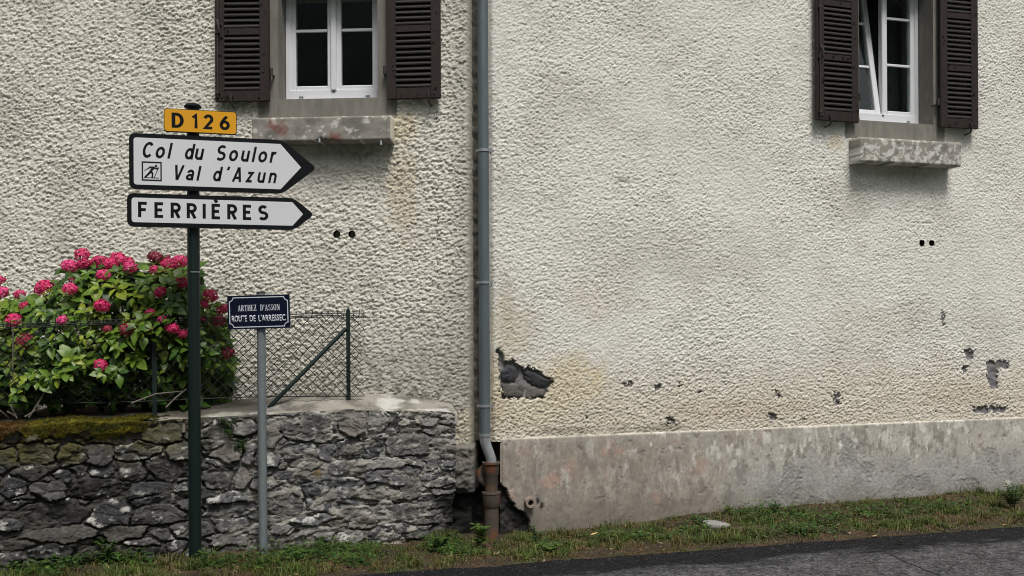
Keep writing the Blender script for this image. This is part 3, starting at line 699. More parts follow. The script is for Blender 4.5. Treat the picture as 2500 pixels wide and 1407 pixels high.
for h_, hs_ in ((house_l, HOLES_L), (house_r, HOLES_R)):
    for c in hs_:
        o = MB().ring_tube(c, 0.040, 0.0300, 0.006 if h_ is house_l else 0.004, 0.16).build('vent_pipe', M['iron'], h_, smooth=True)
        MB().add([(c[0] + 0.031 * math.cos(2 * math.pi * q / 16), 0.12, c[1] + 0.031 * math.sin(2 * math.pi * q / 16)) for q in range(16)], [tuple(range(16))]).build('vent_bottom', M['dark'], o)

# --- dark room behind each opening
def room(house, O, curtain):
    s0, s1, zs = O; mb = MB()
    x0, x1, y0, y1, z0, z1 = s0 - 0.8, s1 + 0.8, 0.40, 3.2, zs - 0.7, zs + WIN_H + 0.5
    v = [(x, y, z) for z in (z0, z1) for y in (y0, y1) for x in (x0, x1)]
    mb.add(v, [(0, 2, 3, 1), (4, 5, 7, 6), (2, 6, 7, 3), (0, 4, 6, 2), (1, 3, 7, 5)])
    # front side of the room round the opening
    mb.box(x0, s0 - 0.002, 0.43, 0.46, z0, z1); mb.box(s1 + 0.002, x1, 0.43, 0.46, z0, z1); mb.box(s0 - 0.002, s1 + 0.002, 0.43, 0.46, z0, zs - 0.006); mb.box(s0 - 0.002, s1 + 0.002, 0.43, 0.46, zs + WIN_H, z1)
    o = mb.build('room', M['dark'], house)
    if curtain:
        n = 60; xs = np.linspace(s0 + 0.36, s1 + 0.05, n); ys = 0.62 + 0.025 * np.sin(xs * 55) + 0.01 * np.sin(xs * 23)
        V = [(x, y, z) for z in (zs - 0.3, zs + WIN_H + 0.2) for x, y in zip(xs, ys)]
        MB().add(V, [(i, i + 1, n + i + 1, n + i) for i in range(n - 1)]).build('curtain', M['curtain'], o, smooth=True)
room(house_l, OL, False); room(house_r, OR, True)

# --- casement windows
def window(house, O, tilt_left):
    s0, s1, zs = O; y0 = 0.185; fw = 0.036
    wn = bpy.data.objects.new('window', None); COL.objects.link(wn); wn.parent = house; wn.empty_display_size = 0.1
    wn.location = (0, 0, 0)
    x0, x1 = s0 + 0.004, s1 - 0.004; zt = zs + WIN_H - 0.004; zb = zs + 0.004; W = M['white']
    fr = MB()
    fr.bevel_box(x0, x0 + fw, y0, y0 + 0.07, zb, zt); fr.bevel_box(x1 - fw, x1, y0, y0 + 0.07, zb, zt)
    fr.bevel_box(x0 + fw, x1 - fw, y0 + 0.001, y0 + 0.07, zb, zb + 0.110); fr.bevel_box(x0 + fw, x1 - fw, y0 + 0.001, y0 + 0.07, zt - 0.05, zt)
    fr.build('frame', W, wn)
    MB().bevel_box(x0 - 0.004, x1 + (0.045 if tilt_left else 0.0), y0 - 0.040, y0 + 0.03, zb - 0.012, zb + 0.014, 0.006).build('weather_bar', W, wn)
    for xx in (x0 + 0.13, x1 - 0.12):
        MB().bevel_box(xx - 0.018, xx + 0.018, y0 - 0.007, y0 + 0.01, zb + 0.046, zb + 0.058, 0.003).build('drain_cap', M['galv'], wn)
    mid = (x0 + x1) / 2
    def sash(sx0, sx1, yo, zlo, zhi, tilt, first):
        """sash in its own frame, pivot at the bottom edge"""
        sw = 0.058; piv = Vector((0, yo, zlo)); ca, sa = math.cos(tilt), math.sin(tilt)
        def T(mb):
            mb.v = [(x, piv.y + (y * ca + z * sa), piv.z + (z * ca - y * sa)) for x, y, z in mb.v]; return mb
        h = zhi - zlo
        mb = MB(); mb.bevel_box(sx0, sx0 + sw, 0, 0.055, 0, h, 0.006); mb.bevel_box(sx1 - sw, sx1, 0, 0.055, 0, h, 0.006)
        mb.bevel_box(sx0 + sw, sx1 - sw, 0.001, 0.055, 0, sw * 0.75, 0.006); mb.bevel_box(sx0 + sw, sx1 - sw, 0.001, 0.055, h - sw, h, 0.006)
        o = T(mb).build('sash', W, wn)
        zg = [sw * 0.75, 0.51, 0.97, h - sw] if not tilt_left else [sw * 0.75, 0.485, 0.93, h - sw]
        bars = []
        for q in range(3):
            a, b_ = zg[q] + (0.010 if q else 0), zg[q + 1] - (0.010 if q < 2 else 0)
            T(MB().box(sx0 + sw - 0.004, sx1 - sw + 0.004, 0.026, 0.030, a - 0.012, b_ + 0.012)).build('pane', M['glass'], wn)
        for q in (1, 2):
            T(MB().bevel_box(sx0 + sw - 0.002, sx1 - sw + 0.002, 0.012, 0.0255, zg[q] - 0.0125, zg[q] + 0.0125, 0.004)).build('glazing_bar', W, wn)
    zl, zh = zb + 0.103, zt - 0.045
    if not tilt_left:
        sash(x0 + fw - 0.012, mid + 0.002, y0 + 0.012, zl, zh, 0.0, True); sash(mid + 0.0035, x1 - fw + 0.012, y0 + 0.012, zl, zh, 0.0, False)
        MB().bevel_box(mid - 0.024, mid + 0.024, y0 - 0.012, y0 + 0.0115, zl, zh, 0.007).build('meeting_cover', W, wn)
    else:
        sash(mid + 0.0035, x1 - fw + 0.012, y0 + 0.012, zl, zh, 0.0, False)
        sash(x0 + fw + 0.004, mid - 0.004, y0 + 0.022, zl + 0.004, zh - 0.02, RAD(10.0), True)
    MB().box(mid - 0.009, mid + 0.009, y0 - 0.006, y0 + 0.012, zl - 0.012, zl - 0.002).build('latch', M['iron'], wn)
    return wn
window(house_l, OL, False); window(house_r, OR, True)

# --- louvred shutters (folded back against the wall)
def shutter(house, fr, xa, xb, ybot, rail_ys, hinge_right, bar, label=None):
    """xa,xb outer edges in the photo, ybot bottom edge; rail_ys = y of the rails' middles"""
    off = -0.075
    s0, _ = fr.loc(xa, ybot, off); s1, _ = fr.loc(xb, ybot, off); zb = fr.loc((xa + xb) / 2, ybot, off)[1]
    sh = bpy.data.objects.new('shutter', None); COL.objects.link(sh); sh.parent = house; sh.empty_display_size = 0.1
    hx = s1 if hinge_right else s0
    sh.location = (hx, 0, zb); ang = RAD(2.2) * (-1 if hinge_right else 1) * -1
    sh.rotation_euler = (0, 0, ang)
    wd = s1 - s0; x0, x1 = (-wd, 0) if hinge_right else (0, wd)
    H = 1.84; st = 0.078; th = 0.036; y0 = off; y1 = off + th
    mb = MB().bevel_box(x0, x0 + st, y0, y1, 0, H, 0.004); mb.build('stile', M['shutter'], sh)
    mb = MB().bevel_box(x1 - st, x1, y0, y1, 0, H, 0.004); mb.build('stile', M['shutter'], sh)
    zr = [fr.loc((xa + xb) / 2, y, off)[1] - zb for y in rail_ys]
    gap = zr[0] - 0.045
    rails = [(0.0, 0.088)] + [(z - 0.028, z + 0.028) for z in zr]
    pitch = zr[0]
    while rails[-1][1] < H - 0.15:
        z = rails[-1][0] + (zr[-1] - (zr[-2] if len(zr) > 1 else 0.03)); rails.append((z, z + 0.056))
        if z > H - 0.3: break
    rails = [r for r in rails if r[1] < H - 0.10] + [(H - 0.07, H)]
    for a, b_ in rails: MB().bevel_box(x0 + st, x1 - st, y0 + 0.002, y1 - 0.002, a, b_, 0.004).build('rail', M['shutter'], sh)
    # slats: one shared mesh
    sm = MB(); L_ = (wd - 2 * st) / 2 + 0.006; d = 0.030; t_ = 0.0055
    ca, sa = math.cos(RAD(38)), math.sin(RAD(38))
    prof = [(-d * ca, -d * sa * 0.9), (d * ca, d * sa * 0.9), (d * ca - t_ * sa, d * sa * 0.9 + t_ * 2), (-d * ca - t_ * sa * 0.3, -d * sa * 0.9 + t_ * 2)]
    prof = [(-0.018, -0.018), (0.017, 0.030), (0.012, 0.034), (-0.0195, -0.009)]
    v = [(x, y, z) for x in (-L_, L_) for y, z in prof]
    sm.add(v, [(0, 1, 2, 3), (7, 6, 5, 4)] + [(i, i + 4, (i + 1) % 4 + 4, (i + 1) % 4) for i in range(4)])
    me = bpy.data.meshes.new('slat'); me.from_pydata(sm.v, [], sm.f); me.update(); me.materials.append(M['slat'])
    for (a, b_), (c, d_) in zip(rails[:-1], rails[1:]):
        n = max(1, round((c - b_) / 0.0435)); stp = (c - b_) / n
        for k in range(n):
            o = bpy.data.objects.new('slat', me); COL.objects.link(o); o.parent = sh
            o.location = ((x0 + x1) / 2, (y0 + y1) / 2, b_ + stp * (k + 0.5)); o.rotation_euler = (rng.uniform(-.05, .05), rng.uniform(-.006, .006), 0)
    if bar:
        bx_ = x0 + 0.026 if hinge_right else x1 - 0.026
        mb = MB().tube([(bx_, y0 - 0.012, 0.03), (bx_, y0 - 0.012, H - 0.03)], 0.0075, 8)
        for zz in (0.06, 0.55, 1.0): mb.box(bx_ - 0.016, bx_ + 0.016, y0 - 0.022, y0 + 0.003, zz, zz + 0.03)
        mb.tube([(bx_, y0 - 0.02, 0.66), (bx_ + 0.012, y0 - 0.035, 0.62), (bx_ + 0.02, y0 - 0.03, 0.55)], [0.011, 0.013, 0.008], 8)
        mb.build('espagnolette', M['iron'], sh, smooth=True)
    # holdback tongue under the rail, bolt heads, hinge pin
    tx = x0 + wd * (0.30 if hinge_right else 0.78)
    MB().tube([(tx, y0 - 0.010, 0.05), (tx, y0 - 0.016, 0.0), (tx + 0.006, y0 + 0.004, -0.035), (tx + 0.006, 0.02, -0.05)], [0.010, 0.009, 0.007, 0.006], 8).build('holdback', M['iron'], sh, smooth=True)
    bxs = (x0 + 0.06, x1 - 0.05)
    for q, bx2 in enumerate(bxs):
        MB().tube([(bx2, y0 - 0.006, 0.04 + 0.2 * (q == (1 if hinge_right else 0))), (bx2, y0 + 0.002, 0.04 + 0.2 * (q == (1 if hinge_right else 0)))], 0.009, 8).build('bolt_head', M['iron'], sh, smooth=True)
    hz = 0.235; sg = 1 if hinge_right else -1
    MB().box(-0.012 * sg if sg > 0 else 0.0, 0.0 if sg > 0 else 0.012, y0 + 0.004, 0.03, hz - 0.03, hz + 0.03).tube([(sg * 0.018, y0 + 0.01, hz - 0.03), (sg * 0.018, y0 + 0.01, hz + 0.035)], 0.013, 8).tube([(sg * 0.018, y0 + 0.012, hz - 0.02), (sg * 0.03, 0.02, hz - 0.022)], 0.009, 8).build('hinge', M['iron'], sh, smooth=True)
    # curling flakes of paint
    fl = MB(); r2 = random.Random(int(xa))
    for k in range(16):
        on_st = r2.random() < 0.7
        px_ = r2.choice((x0 + st * r2.uniform(.2, .85), x1 - st * r2.uniform(.2, .85))) if on_st else r2.uniform(x0 + st, x1 - st)
        pz = r2.uniform(0.05, 1.1) if on_st else r2.choice(rails[:3])[0] + r2.uniform(0.015, 0.045)
        ww, hh, lift = r2.uniform(.006, .016), r2.uniform(.006, .02), r2.uniform(.004, .012); yy = y0 - 0.0006
        fl.add([(px_ - ww, yy, pz - hh), (px_ + ww, yy, pz - hh * .6), (px_ + ww * .7, yy - lift, pz + hh), (px_ - ww * .5, yy - lift * .6, pz + hh * .8),
                (px_, yy - lift * .2, pz)], [(0, 1, 4), (1, 2, 4), (2, 3, 4), (3, 0, 4)])
    fl.build('paint_flakes', M['shutter'], sh)['kind'] = 'stuff'
    return sh
shutter(house_l, FL, 526, 656, 248, [78, -62], True, True)
shutter(house_l, FL, 945, 1077, 241, [70, -66], False, False)
shutter(house_r, FR, 1992, 2097, 296, [142, 10], True, True)
shutter(house_r, FR, 2298, 2387, 313, [168, 40], False, False)

# ------------------------------------------------------------------ downpipe and cast iron boot
pc = Vector((0, 0, 0)); PY = 7.92
def at(px, py, y): d = ray(px, py); return CAM + d * (y / d.y)
P1 = at(1184, 1062, PY); pipe_r = 0.044
dp = thing('downpipe', 'grey zinc downpipe with bright clamps running down the joint between two houses', 'downpipe', (P1.x, PY, P1.z))
MB().tube([(0, 0, 0), (0, 0, 0.5), (0, 0, 4.2)], pipe_r, 24).build('pipe', M['zinc'], dp, smooth=True)
MB().tube([(0, 0, -0.01), (0, 0, 0.012)], pipe_r + 0.003, 24).build('joint_rim', M['zinc_new'], dp, smooth=True)
for py in (368, 690, 991):
    z = at(1181, py, PY).z - P1.z
    mb = MB(); mb.tube([(0, 0, z - 0.010), (0, 0, z + 0.010)], pipe_r + 0.005, 24)
    mb.box(pipe_r + 0.002, pipe_r + 0.026, -0.012, 0.012, z - 0.011, z + 0.011); mb.box(-pipe_r - 0.016, -pipe_r - 0.002, -0.010, 0.010, z - 0.010, z + 0.010)
    cl = mb.build('clamp', M['zinc_new'], dp, smooth=True)
    MB().tube([(pipe_r + 0.014, 0.0, z - 0.014), (pipe_r + 0.014, 0.0, z - 0.024)], 0.006, 8).tube([(0, pipe_r, z), (0, 0.16, z)], 0.006, 8).build('screw', M['iron'], cl)
Pe = at(1199, 1130, PY)
dxe = Pe.x - P1.x; dze = Pe.z - P1.z
MB().tube([(0, 0, 0.005), (0, 0, -0.05), (dxe * 0.2, 0, -0.085), (dxe * 0.7, 0, -0.15), (dxe, 0, dze + 0.03), (dxe, 0, dze - 0.08)], pipe_r - 0.002, 20).build('elbow', M['zinc_new'], dp, smooth=True)
G = at(1199, 1300, PY)
ci_ = thing('cast_iron_pipe', 'rusty cast iron drain boot taking the downpipe into the ground', 'pipe', (Pe.x, PY, -0.05))
def lathe(prof, n=24):
    mb = MB(); v = []; f = []
    for r_, z in prof: v += [(r_ * math.cos(2 * math.pi * k / n), r_ * math.sin(2 * math.pi * k / n), z) for k in range(n)]
    for i in range(len(prof) - 1):
        for k in range(n): k2 = (k + 1) % n; f.append((i * n + k, i * n + k2, (i + 1) * n + k2, (i + 1) * n + k))
    return mb.add(v, f)
zt_ = at(1199, 1128, PY).z + 0.05; zj = at(1199, 1203, PY).z + 0.05; zj2 = at(1199, 1228, PY).z + 0.05
lathe([(0.058, -0.15), (0.058, zj2 - 0.03)]).build('lower_pipe', M['cast_iron'], ci_, smooth=True)
lathe([(0.058, zj2 - 0.04), (0.070, zj2 - 0.02), (0.072, zj - 0.012), (0.076, zj - 0.008), (0.076, zj + 0.006), (0.05, zj + 0.008)]).build('lower_collar', M['cast_iron'], ci_, smooth=True)
zc = zt_ - 0.10
lathe([(0.053, zj), (0.053, zc - 0.01), (0.062, zc + 0.005), (0.064, zt_ - 0.02), (0.074, zt_ - 0.015), (0.074, zt_), (0.052, zt_), (0.050, zt_ - 0.08)]).build('upper_collar', M['cast_iron'], ci_, smooth=True)
MB().tube([(-0.04, 0.03, zj + 0.06), (-0.08, 0.05, zj + 0.10), (-0.085, 0.06, zj + 0.16), (-0.05, 0.05, zj + 0.2)], [0.03, 0.04, 0.04, 0.03], 12).build('side_inlet', M['cast_iron'], ci_, smooth=True)

# ------------------------------------------------------------------ dry stone wall
wall_s = thing_f(FS, 'stone_wall', 'low dark slate rubble wall with mossy top beside the green signpost', 'wall')
STONES = [(745,1047,110,58),(858,1032,62,66),(795,1070,70,22),(735,1102,75,42),(792,1101,50,40),(855,1097,56,50),(912,1095,60,52),(985,1043,82,42),(920,1030,50,44),
 (995,1087,116,52),(1068,1090,38,30),(1065,1013,50,14),(1072,1030,42,15),(1062,1048,50,18),(1080,1062,32,13),(862,1137,38,26),(780,1150,40,34),(710,1162,90,38),
 (815,1205,142,80),(695,1233,90,50),(765,1268,120,24),(960,1160,142,38),(940,1134,110,20),(1052,1130,42,28),(1096,1131,46,26),(1002,1204,62,28),(935,1212,94,38),
 (978,1250,134,40),(880,1272,60,34),(1078,1180,80,14),(1074,1200,82,15),(1082,1216,70,14),(1074,1233,66,15),(1066,1252,60,16),(1046,1274,76,17),(945,1298,112,28),
 (860,1308,92,28),(1020,1294,64,20),(765,1295,110,18),(690,1290,80,28),(640,1180,60,36),(650,1120,60,44),(650,1065,64,48),(672,1200,70,18),(1080,1300,60,20),(1050,1160,60,18),
 (160,1062,60,24),(285,1062,92,40),(405,1058,98,44),(515,1052,62,38),(605,1045,62,42),(90,1108,104,50),(84,1150,76,34),(200,1150,54,30),(245,1112,54,52),(320,1150,86,34),
 (402,1146,86,38),(237,1192,134,42),(120,1195,86,46),(28,1192,66,52),(375,1192,124,30),(538,1168,82,50),(596,1165,52,46),(562,1215,110,18),(390,1218,110,18),(128,1255,170,50),
 (272,1253,88,56),(385,1252,112,38),(555,1246,116,32),(140,1305,176,34),(560,1280,124,30),(432,1338,44,30),(300,1305,100,30),(30,1060,60,36),(20,1120,60,50),(60,1215,90,18),
 (340,1100,100,36),(450,1100,80,40),(560,1105,90,40),(610,1105,40,40),(455,1190,70,30),(480,1290,90,36),(30,1330,90,30),(130,1345,110,30),(250,1345,100,30),(350,1345,90,26),(560,1320,110,30),
 (640,1320,80,26),(740,1325,110,24),(170,1110,60,40),(30,1280,80,30),(1000,1120,70,14),(840,1165,60,14),(900,1185,60,16)]
ST = []
for px, py, w_, h_ in STONES:
    x, z = FS.loc(px, py); k = (FS.world(x, 0, z).y) / F_PX
    ST.append((x, z, w_ * k * 0.53, h_ * k * 0.54))
r2 = random.Random(5)
tries = 0
def inside_any(x, z, grow):
    return any(((x - a) / (w_ * grow)) ** 2 + ((z - b_) / (h_ * grow)) ** 2 < 1 for a, b_, w_, h_ in ST)
S_MIN = -4.7
while tries < 9000 and len(ST) < 285:
    tries += 1
    x = r2.uniform(S_MIN if r2.random() < 0.25 else -3.9, 0.0); z = r2.uniform(-0.02, 1.0)
    big = tries < 900
    if not inside_any(x, z, 1.35 if big else 1.04):
        w_ = r2.uniform(.05, .13) if big else r2.uniform(.02, .055); h_ = w_ * r2.uniform(.25, .5) if big else w_ * r2.uniform(.35, .7)
        ST.append((x, z, w_, h_))
TOPX = [-1000, 0, 350, 560, 640, 760, 850, 1000, 1070, 1112]; TOPY = [1050, 1046, 1028, 1016, 1012, 1004, 1000, 1004, 1004, 1006]
tops = [FS.loc(x, y) for x, y in zip(TOPX, TOPY)]; ts = np.array([t_[0] for t_ in tops]); tz = np.array([t_[1] for t_ in tops])
def wall_top(s): return np.interp(s, ts, tz)
ENDS = FS.loc(1112, 1150)[0]
st = 0.0065
s_ = np.arange(S_MIN, ENDS, st); zn = int(1.18 / st); z_ = np.linspace(-0.14, 1.0, zn)
S, U = np.meshgrid(s_, z_); Zg = -0.14 + (U + 0.14) / 1.14 * (wall_top(S) + 0.012 * fbm(S * 5, S * 0, 500, 3) + 0.14)
ends_eat = 0.0
wx = S + 0.045 * fbm(S * 7, Zg * 9, 501, 4, 0.6) + 0.004 * perlin(S * 40, Zg * 40, 505); wz = Zg + 0.030 * fbm(S * 6 + 7, Zg * 8, 502, 4, 0.6) + 0.004 * perlin(S * 40, Zg * 40, 506)
d1 = np.full(S.shape, 9.0); d2 = d1.copy(); lab = np.zeros(S.shape, int)
for i, (x, z, w_, h_) in enumerate(ST):
    tilt = 0.10 * math.sin(i * 12.9898) + 0.02; ext = 2.2 * max(w_, h_) + 0.12
    i0, i1 = np.searchsorted(s_, (x - ext, x + ext)); j0, j1 = np.searchsorted(Zg[:, len(s_) // 2], (z - ext * 0.8, z + ext * 0.8)); sl_ = (slice(max(0, j0), j1), slice(i0, i1))
    dx, dz = wx[sl_] - x, wz[sl_] - z; rx = dx + dz * tilt; rz = dz - dx * tilt
    p_ = 2.6
    d = ((np.abs(rx / w_) ** p_ + np.abs(rz / h_) ** p_) ** (1 / p_) - 1.0) * min(w_, h_ * 1.3)               # roughly metres outside the stone's outline
    A1, A2 = d1[sl_], d2[sl_]; m_ = d < A1
    d2[sl_] = np.where(m_, A1, np.minimum(A2, d)); lab[sl_] = np.where(m_, i, lab[sl_]); d1[sl_] = np.where(m_, d, A1)
edge_d = np.minimum((d2 - d1) * 0.5, 0.034 - d1 * 0.9)     # distance from the joint, inside the stone
rnd = np.array([_hash(np.array([float(i)]), np.array([3.0]), 77)[0] for i in range(len(ST))]); rnd2 = np.array([_hash(np.array([float(i)]), np.array([9.0]), 78)[0] for i in range(len(ST))])
rs, rs2 = rnd[lab], rnd2[lab]
cxs = np.array([a[0] for a in ST])[lab]; czs = np.array([a[1] for a in ST])[lab]
rise = sstep(0.0, 0.010, edge_d) ** 0.6
th_ = (rs2 * 7.31 % 1.0 - 0.5) * 0.9; su = (S - cxs) * np.cos(th_) + (Zg - czs) * np.sin(th_) + lab * 3.7; sv = (Zg - czs) * np.cos(th_) - (S - cxs) * np.sin(th_) + lab * 1.9   # each stone has its own bedding
lam = np.abs(((sv * (22 + 26 * rs) + 3.6 * fbm(su * 4.0, sv * 9, 507, 4, 0.6)) % 1.0) - 0.5) * 2 * sstep(-0.35, 0.3, fbm(su * 7, sv * 9, 526, 2))
kind3 = (rs2 * 5.17 + rs * 3.3) % 1.0; k_lam = (kind3 < 0.38) * 1.0; k_chk = (kind3 > 0.68) * 1.0
fac = facets(su * 9 + 0.6 * fbm(su * 9, sv * 9, 521, 2), sv * 15 + 0.6 * fbm(su * 9 + 4, sv * 9, 522, 2), 523, 0.7)
front = -(0.004 + 0.022 * rs) - 0.006 * rise + (S - cxs) * (rs2 - 0.5) * 0.20 + (Zg - czs) * (rs - 0.40) * 0.40 \
    + 0.011 * fbm(su * 9, sv * 14, 503, 5, 0.6) - fac * (0.005 + 0.014 * k_chk) - 0.0065 * lam * k_lam + 0.012 * np.round(2.2 * fbm(su * 6, sv * 9, 515, 2)) / 2.2
Hst = 0.045 * (1 - rise) + front * rise
# mortar: smeared nearly flush on the right half, raked out on the left
smear = sstep(-2.0, -1.35, S + 0.25 * fbm(S * 2, Zg * 2, 508, 3)) * sstep(-0.3, 0.15, fbm(S * 3.4, Zg * 6.0, 509, 4) + 0.20)
smear = np.maximum(smear, sstep(0.05, 0.0, wall_top(S) - Zg) * sstep(-2.4, -1.6, S))
Mor = -0.009 + 0.028 * sstep(0.0, 0.22, fbm(S * 4, Zg * 10, 525, 4)) - 0.016 * smear + 0.024 * fbm(S * 10, Zg * 17, 510, 5, 0.6) + 0.004 * perlin(S * 45, Zg * 45, 511)
# the damp rotten end by the slot: pushed back towards the bottom
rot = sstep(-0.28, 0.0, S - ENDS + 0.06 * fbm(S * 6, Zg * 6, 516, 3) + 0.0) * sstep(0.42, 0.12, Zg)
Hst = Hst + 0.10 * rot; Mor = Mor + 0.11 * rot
vis = Hst < Mor + 0.012
# colours
lich = sstep(0.22, 0.32, fbm(S * 9, Zg * 14, 512, 5, 0.65) + 0.34 * (rs2 - 0.58))
cst = np.ones(S.shape + (3,)) * np.array((0.120, 0.116, 0.112)); cst *= (0.40 + 1.15 * rs)[..., None] * (1 + 1.0 * fbm(su * 7, sv * 11, 524, 5, 0.6))[..., None]
cst = mixc(cst, (0.095, 0.095, 0.110), 0.6 * (rs2 > 0.7)); cst = mixc(cst, (0.17, 0.155, 0.13), 0.6 * (rs2 < 0.18))
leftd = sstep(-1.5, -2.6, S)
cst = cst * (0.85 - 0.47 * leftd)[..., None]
cst = mixc(cst, (0.44, 0.44, 0.41), lich * (0.65 + 0.25 * rs))
cst = mixc(cst, (0.26, 0.255, 0.24), 0.5 * sstep(0.0, 0.4, fbm(S * 22, Zg * 22, 517, 3)) * (0.3 + 0.7 * (1 - leftd)))
cst = mixc(cst, (0.075, 0.070, 0.020), 0.85 * leftd * sstep(0.62, 0.92, Zg + 0.30 * fbm(S * 5, Zg * 6, 513, 4)))
cst = np.where((lab == 16)[..., None], np.array((0.17, 0.125, 0.065)) * (0.8 + 0.4 * fbm(S * 20, Zg * 20, 518, 2))[..., None], cst)
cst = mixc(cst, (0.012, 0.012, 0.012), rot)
cmo = np.ones(S.shape + (3,)) * np.array((0.26, 0.25, 0.225)); cmo = mixc(cmo, (0.12, 0.115, 0.105), sstep(-0.25, 0.30, fbm(S * 6, Zg * 8, 514, 4)))
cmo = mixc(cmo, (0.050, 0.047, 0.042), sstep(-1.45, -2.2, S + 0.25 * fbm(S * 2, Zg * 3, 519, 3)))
cmo = mixc(cmo, (0.42, 0.40, 0.36), 0.85 * sstep(0.05, 0.25, fbm(S * 3, Zg * 5, 520, 3)) * sstep(0.72, 0.95, Zg) * sstep(-2.2, -1.2, S))
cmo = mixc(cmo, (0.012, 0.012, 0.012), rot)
nx = len(s_); Fq = grid_faces(nx, zn); Vm = np.stack([S.ravel(), Mor.ravel(), Zg.ravel()], 1)
hid = (Hst < Mor - 0.006).ravel(); vm2, fm2, cm2 = compact(Vm, Fq[~hid[Fq].all(1)], cmo.reshape(-1, 3))          # bedding is only built where it can show
link('mortar', np_mesh('mortar', vm2, fm2, cm2), M['mortar'], wall_s, smooth=True)
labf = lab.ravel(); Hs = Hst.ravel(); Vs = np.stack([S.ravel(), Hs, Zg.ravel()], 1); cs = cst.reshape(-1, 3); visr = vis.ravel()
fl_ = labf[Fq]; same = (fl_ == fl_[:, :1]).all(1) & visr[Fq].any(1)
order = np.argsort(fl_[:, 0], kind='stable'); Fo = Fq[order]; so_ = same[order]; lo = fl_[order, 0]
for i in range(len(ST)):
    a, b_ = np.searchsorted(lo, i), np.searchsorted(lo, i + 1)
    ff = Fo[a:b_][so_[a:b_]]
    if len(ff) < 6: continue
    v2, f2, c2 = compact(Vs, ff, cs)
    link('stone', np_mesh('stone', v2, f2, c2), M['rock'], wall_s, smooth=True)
# body of the wall behind the face, so that it is solid
MB().box(S_MIN, ENDS - 0.03, 0.09, 0.36, -0.05, 0.93).build('wall_core', M['cement'], wall_s)

# coping: rough lime capping on top, reaching back to the house on the right
st = 0.011
s_ = np.arange(S_MIN, ENDS + 0.02, st); n_ = np.arange(-0.035, 0.62, st); S, NN = np.meshgrid(s_, n_)
back = np.clip(1 + S * 0, 0, 1)
Zt = wall_top(S) + 0.012 * fbm(S * 5, NN * 5, 530, 4) + 0.075 * sstep(0.0, 0.30, NN) * sstep(-2.3, -1.1, S) + 0.03 * sstep(0.0, 0.3, NN) + 0.008 * fbm(S * 18, NN * 18, 531, 3) - 0.06 * sstep(0.0, -0.035, NN)
cap = np.ones(S.shape + (3,)) * np.array((0.26, 0.245, 0.21)); cap = mixc(cap, (0.13, 0.122, 0.105), sstep(-0.1, 0.35, fbm(S * 4, NN * 6, 532, 4)))
cap = mixc(cap, (0.48, 0.47, 0.44), 0.8 * sstep(0.1, 0.3, fbm(S * 3.1, NN * 7, 533, 4)) * sstep(-3.2, -2.2, S))
cap = mixc(cap, (0.045, 0.036, 0.025), sstep(-2.0, -2.8, S + 0.2 * fbm(S * 3, NN * 3, 534, 3)))
cap = mixc(cap, (0.075, 0.068, 0.056), 0.9 * sstep(0.05, 0.12, NN + 0.05 * fbm(S * 5, NN * 5, 535, 3)) * sstep(-1.25, -1.75, S))
lipn = fbm(S * 5, S * 0 + 2, 536, 4, 0.6); NNy = np.where(NN < 0, np.maximum(NN, -0.004 + 0.045 * lipn), NN); Zt = Zt - np.where(NN < -0.01, 0.05 + 0.09 * lipn, 0.0) * sstep(0.0, -0.03, NN)
V = np.stack([S.ravel(), NNy.ravel(), Zt.ravel()], 1)
link('coping', np_mesh('coping', V, grid_faces(len(s_), len(n_)), cap.reshape(-1, 3)), M['mortar'], wall_s, smooth=True)
# planting bed behind the wall
bed = [FS.world(S_MIN, 0.3, 0), FS.world(-0.62, 0.3, 0)]
cA, cB = FL.world(-5.2, 0.05, 0), FL.world(-0.45, 0.05, 0)
n1, n2 = 140, 50
tt, uu = np.meshgrid(np.linspace(0, 1, n1), np.linspace(0, 1, n2))
bx_ = (bed[0].x * (1 - tt) + bed[1].x * tt) * (1 - uu) + (cA.x * (1 - tt) + cB.x * tt) * uu
by_ = (bed[0].y * (1 - tt) + bed[1].y * tt) * (1 - uu) + (cA.y * (1 - tt) + cB.y * tt) * uu
bz_ = 0.97 + 0.03 * fbm(bx_ * 5, by_ * 5, 540, 4)
cb = np.ones(bx_.shape + (3,)) * np.array((0.028, 0.021, 0.015)); cb = mixc(cb, (0.05, 0.035, 0.02), sstep(0, 0.4, fbm(bx_ * 9, by_ * 9, 541, 3)))
struct(link('planting_bed', np_mesh('planting_bed', np.stack([bx_.ravel(), by_.ravel(), bz_.ravel()], 1), grid_faces(n1, n2), cb.reshape(-1, 3)), M['soil'], smooth=True))

# moss cushion draped over the coping on the left
st = 0.008
m0, m1 = FS.loc(-150, 1040)[0], FS.loc(352, 1030)[0]
s_ = np.arange(m0, m1 + 0.45, st); n_ = np.arange(-0.15, 0.22, st); S, NN = np.meshgrid(s_, n_)
clump = np.clip(1 - worley(S * 22 + fbm(S * 9, NN * 9, 560, 2), NN * 22, 552)[0], 0, 1)
thick = 0.008 + 0.026 * fbm(S * 4, NN * 6, 551, 3) + 0.022 * clump + 0.007 * perlin(S * 60, NN * 60, 553)
Yv = np.where(NN < 0, -0.030 - thick * 0.8 * sstep(-0.15, -0.08, NN), NN - 0.03 * sstep(0.06, 0.0, NN))
Zv = wall_top(S) + 0.02 * fbm(S * 2.3, S * 0 + 4, 561, 3) + np.where(NN < 0, NN * 0.9, 0.0) + thick * np.where(NN < 0, 0.6, 1.0) * sstep(0.22, 0.14, NN)
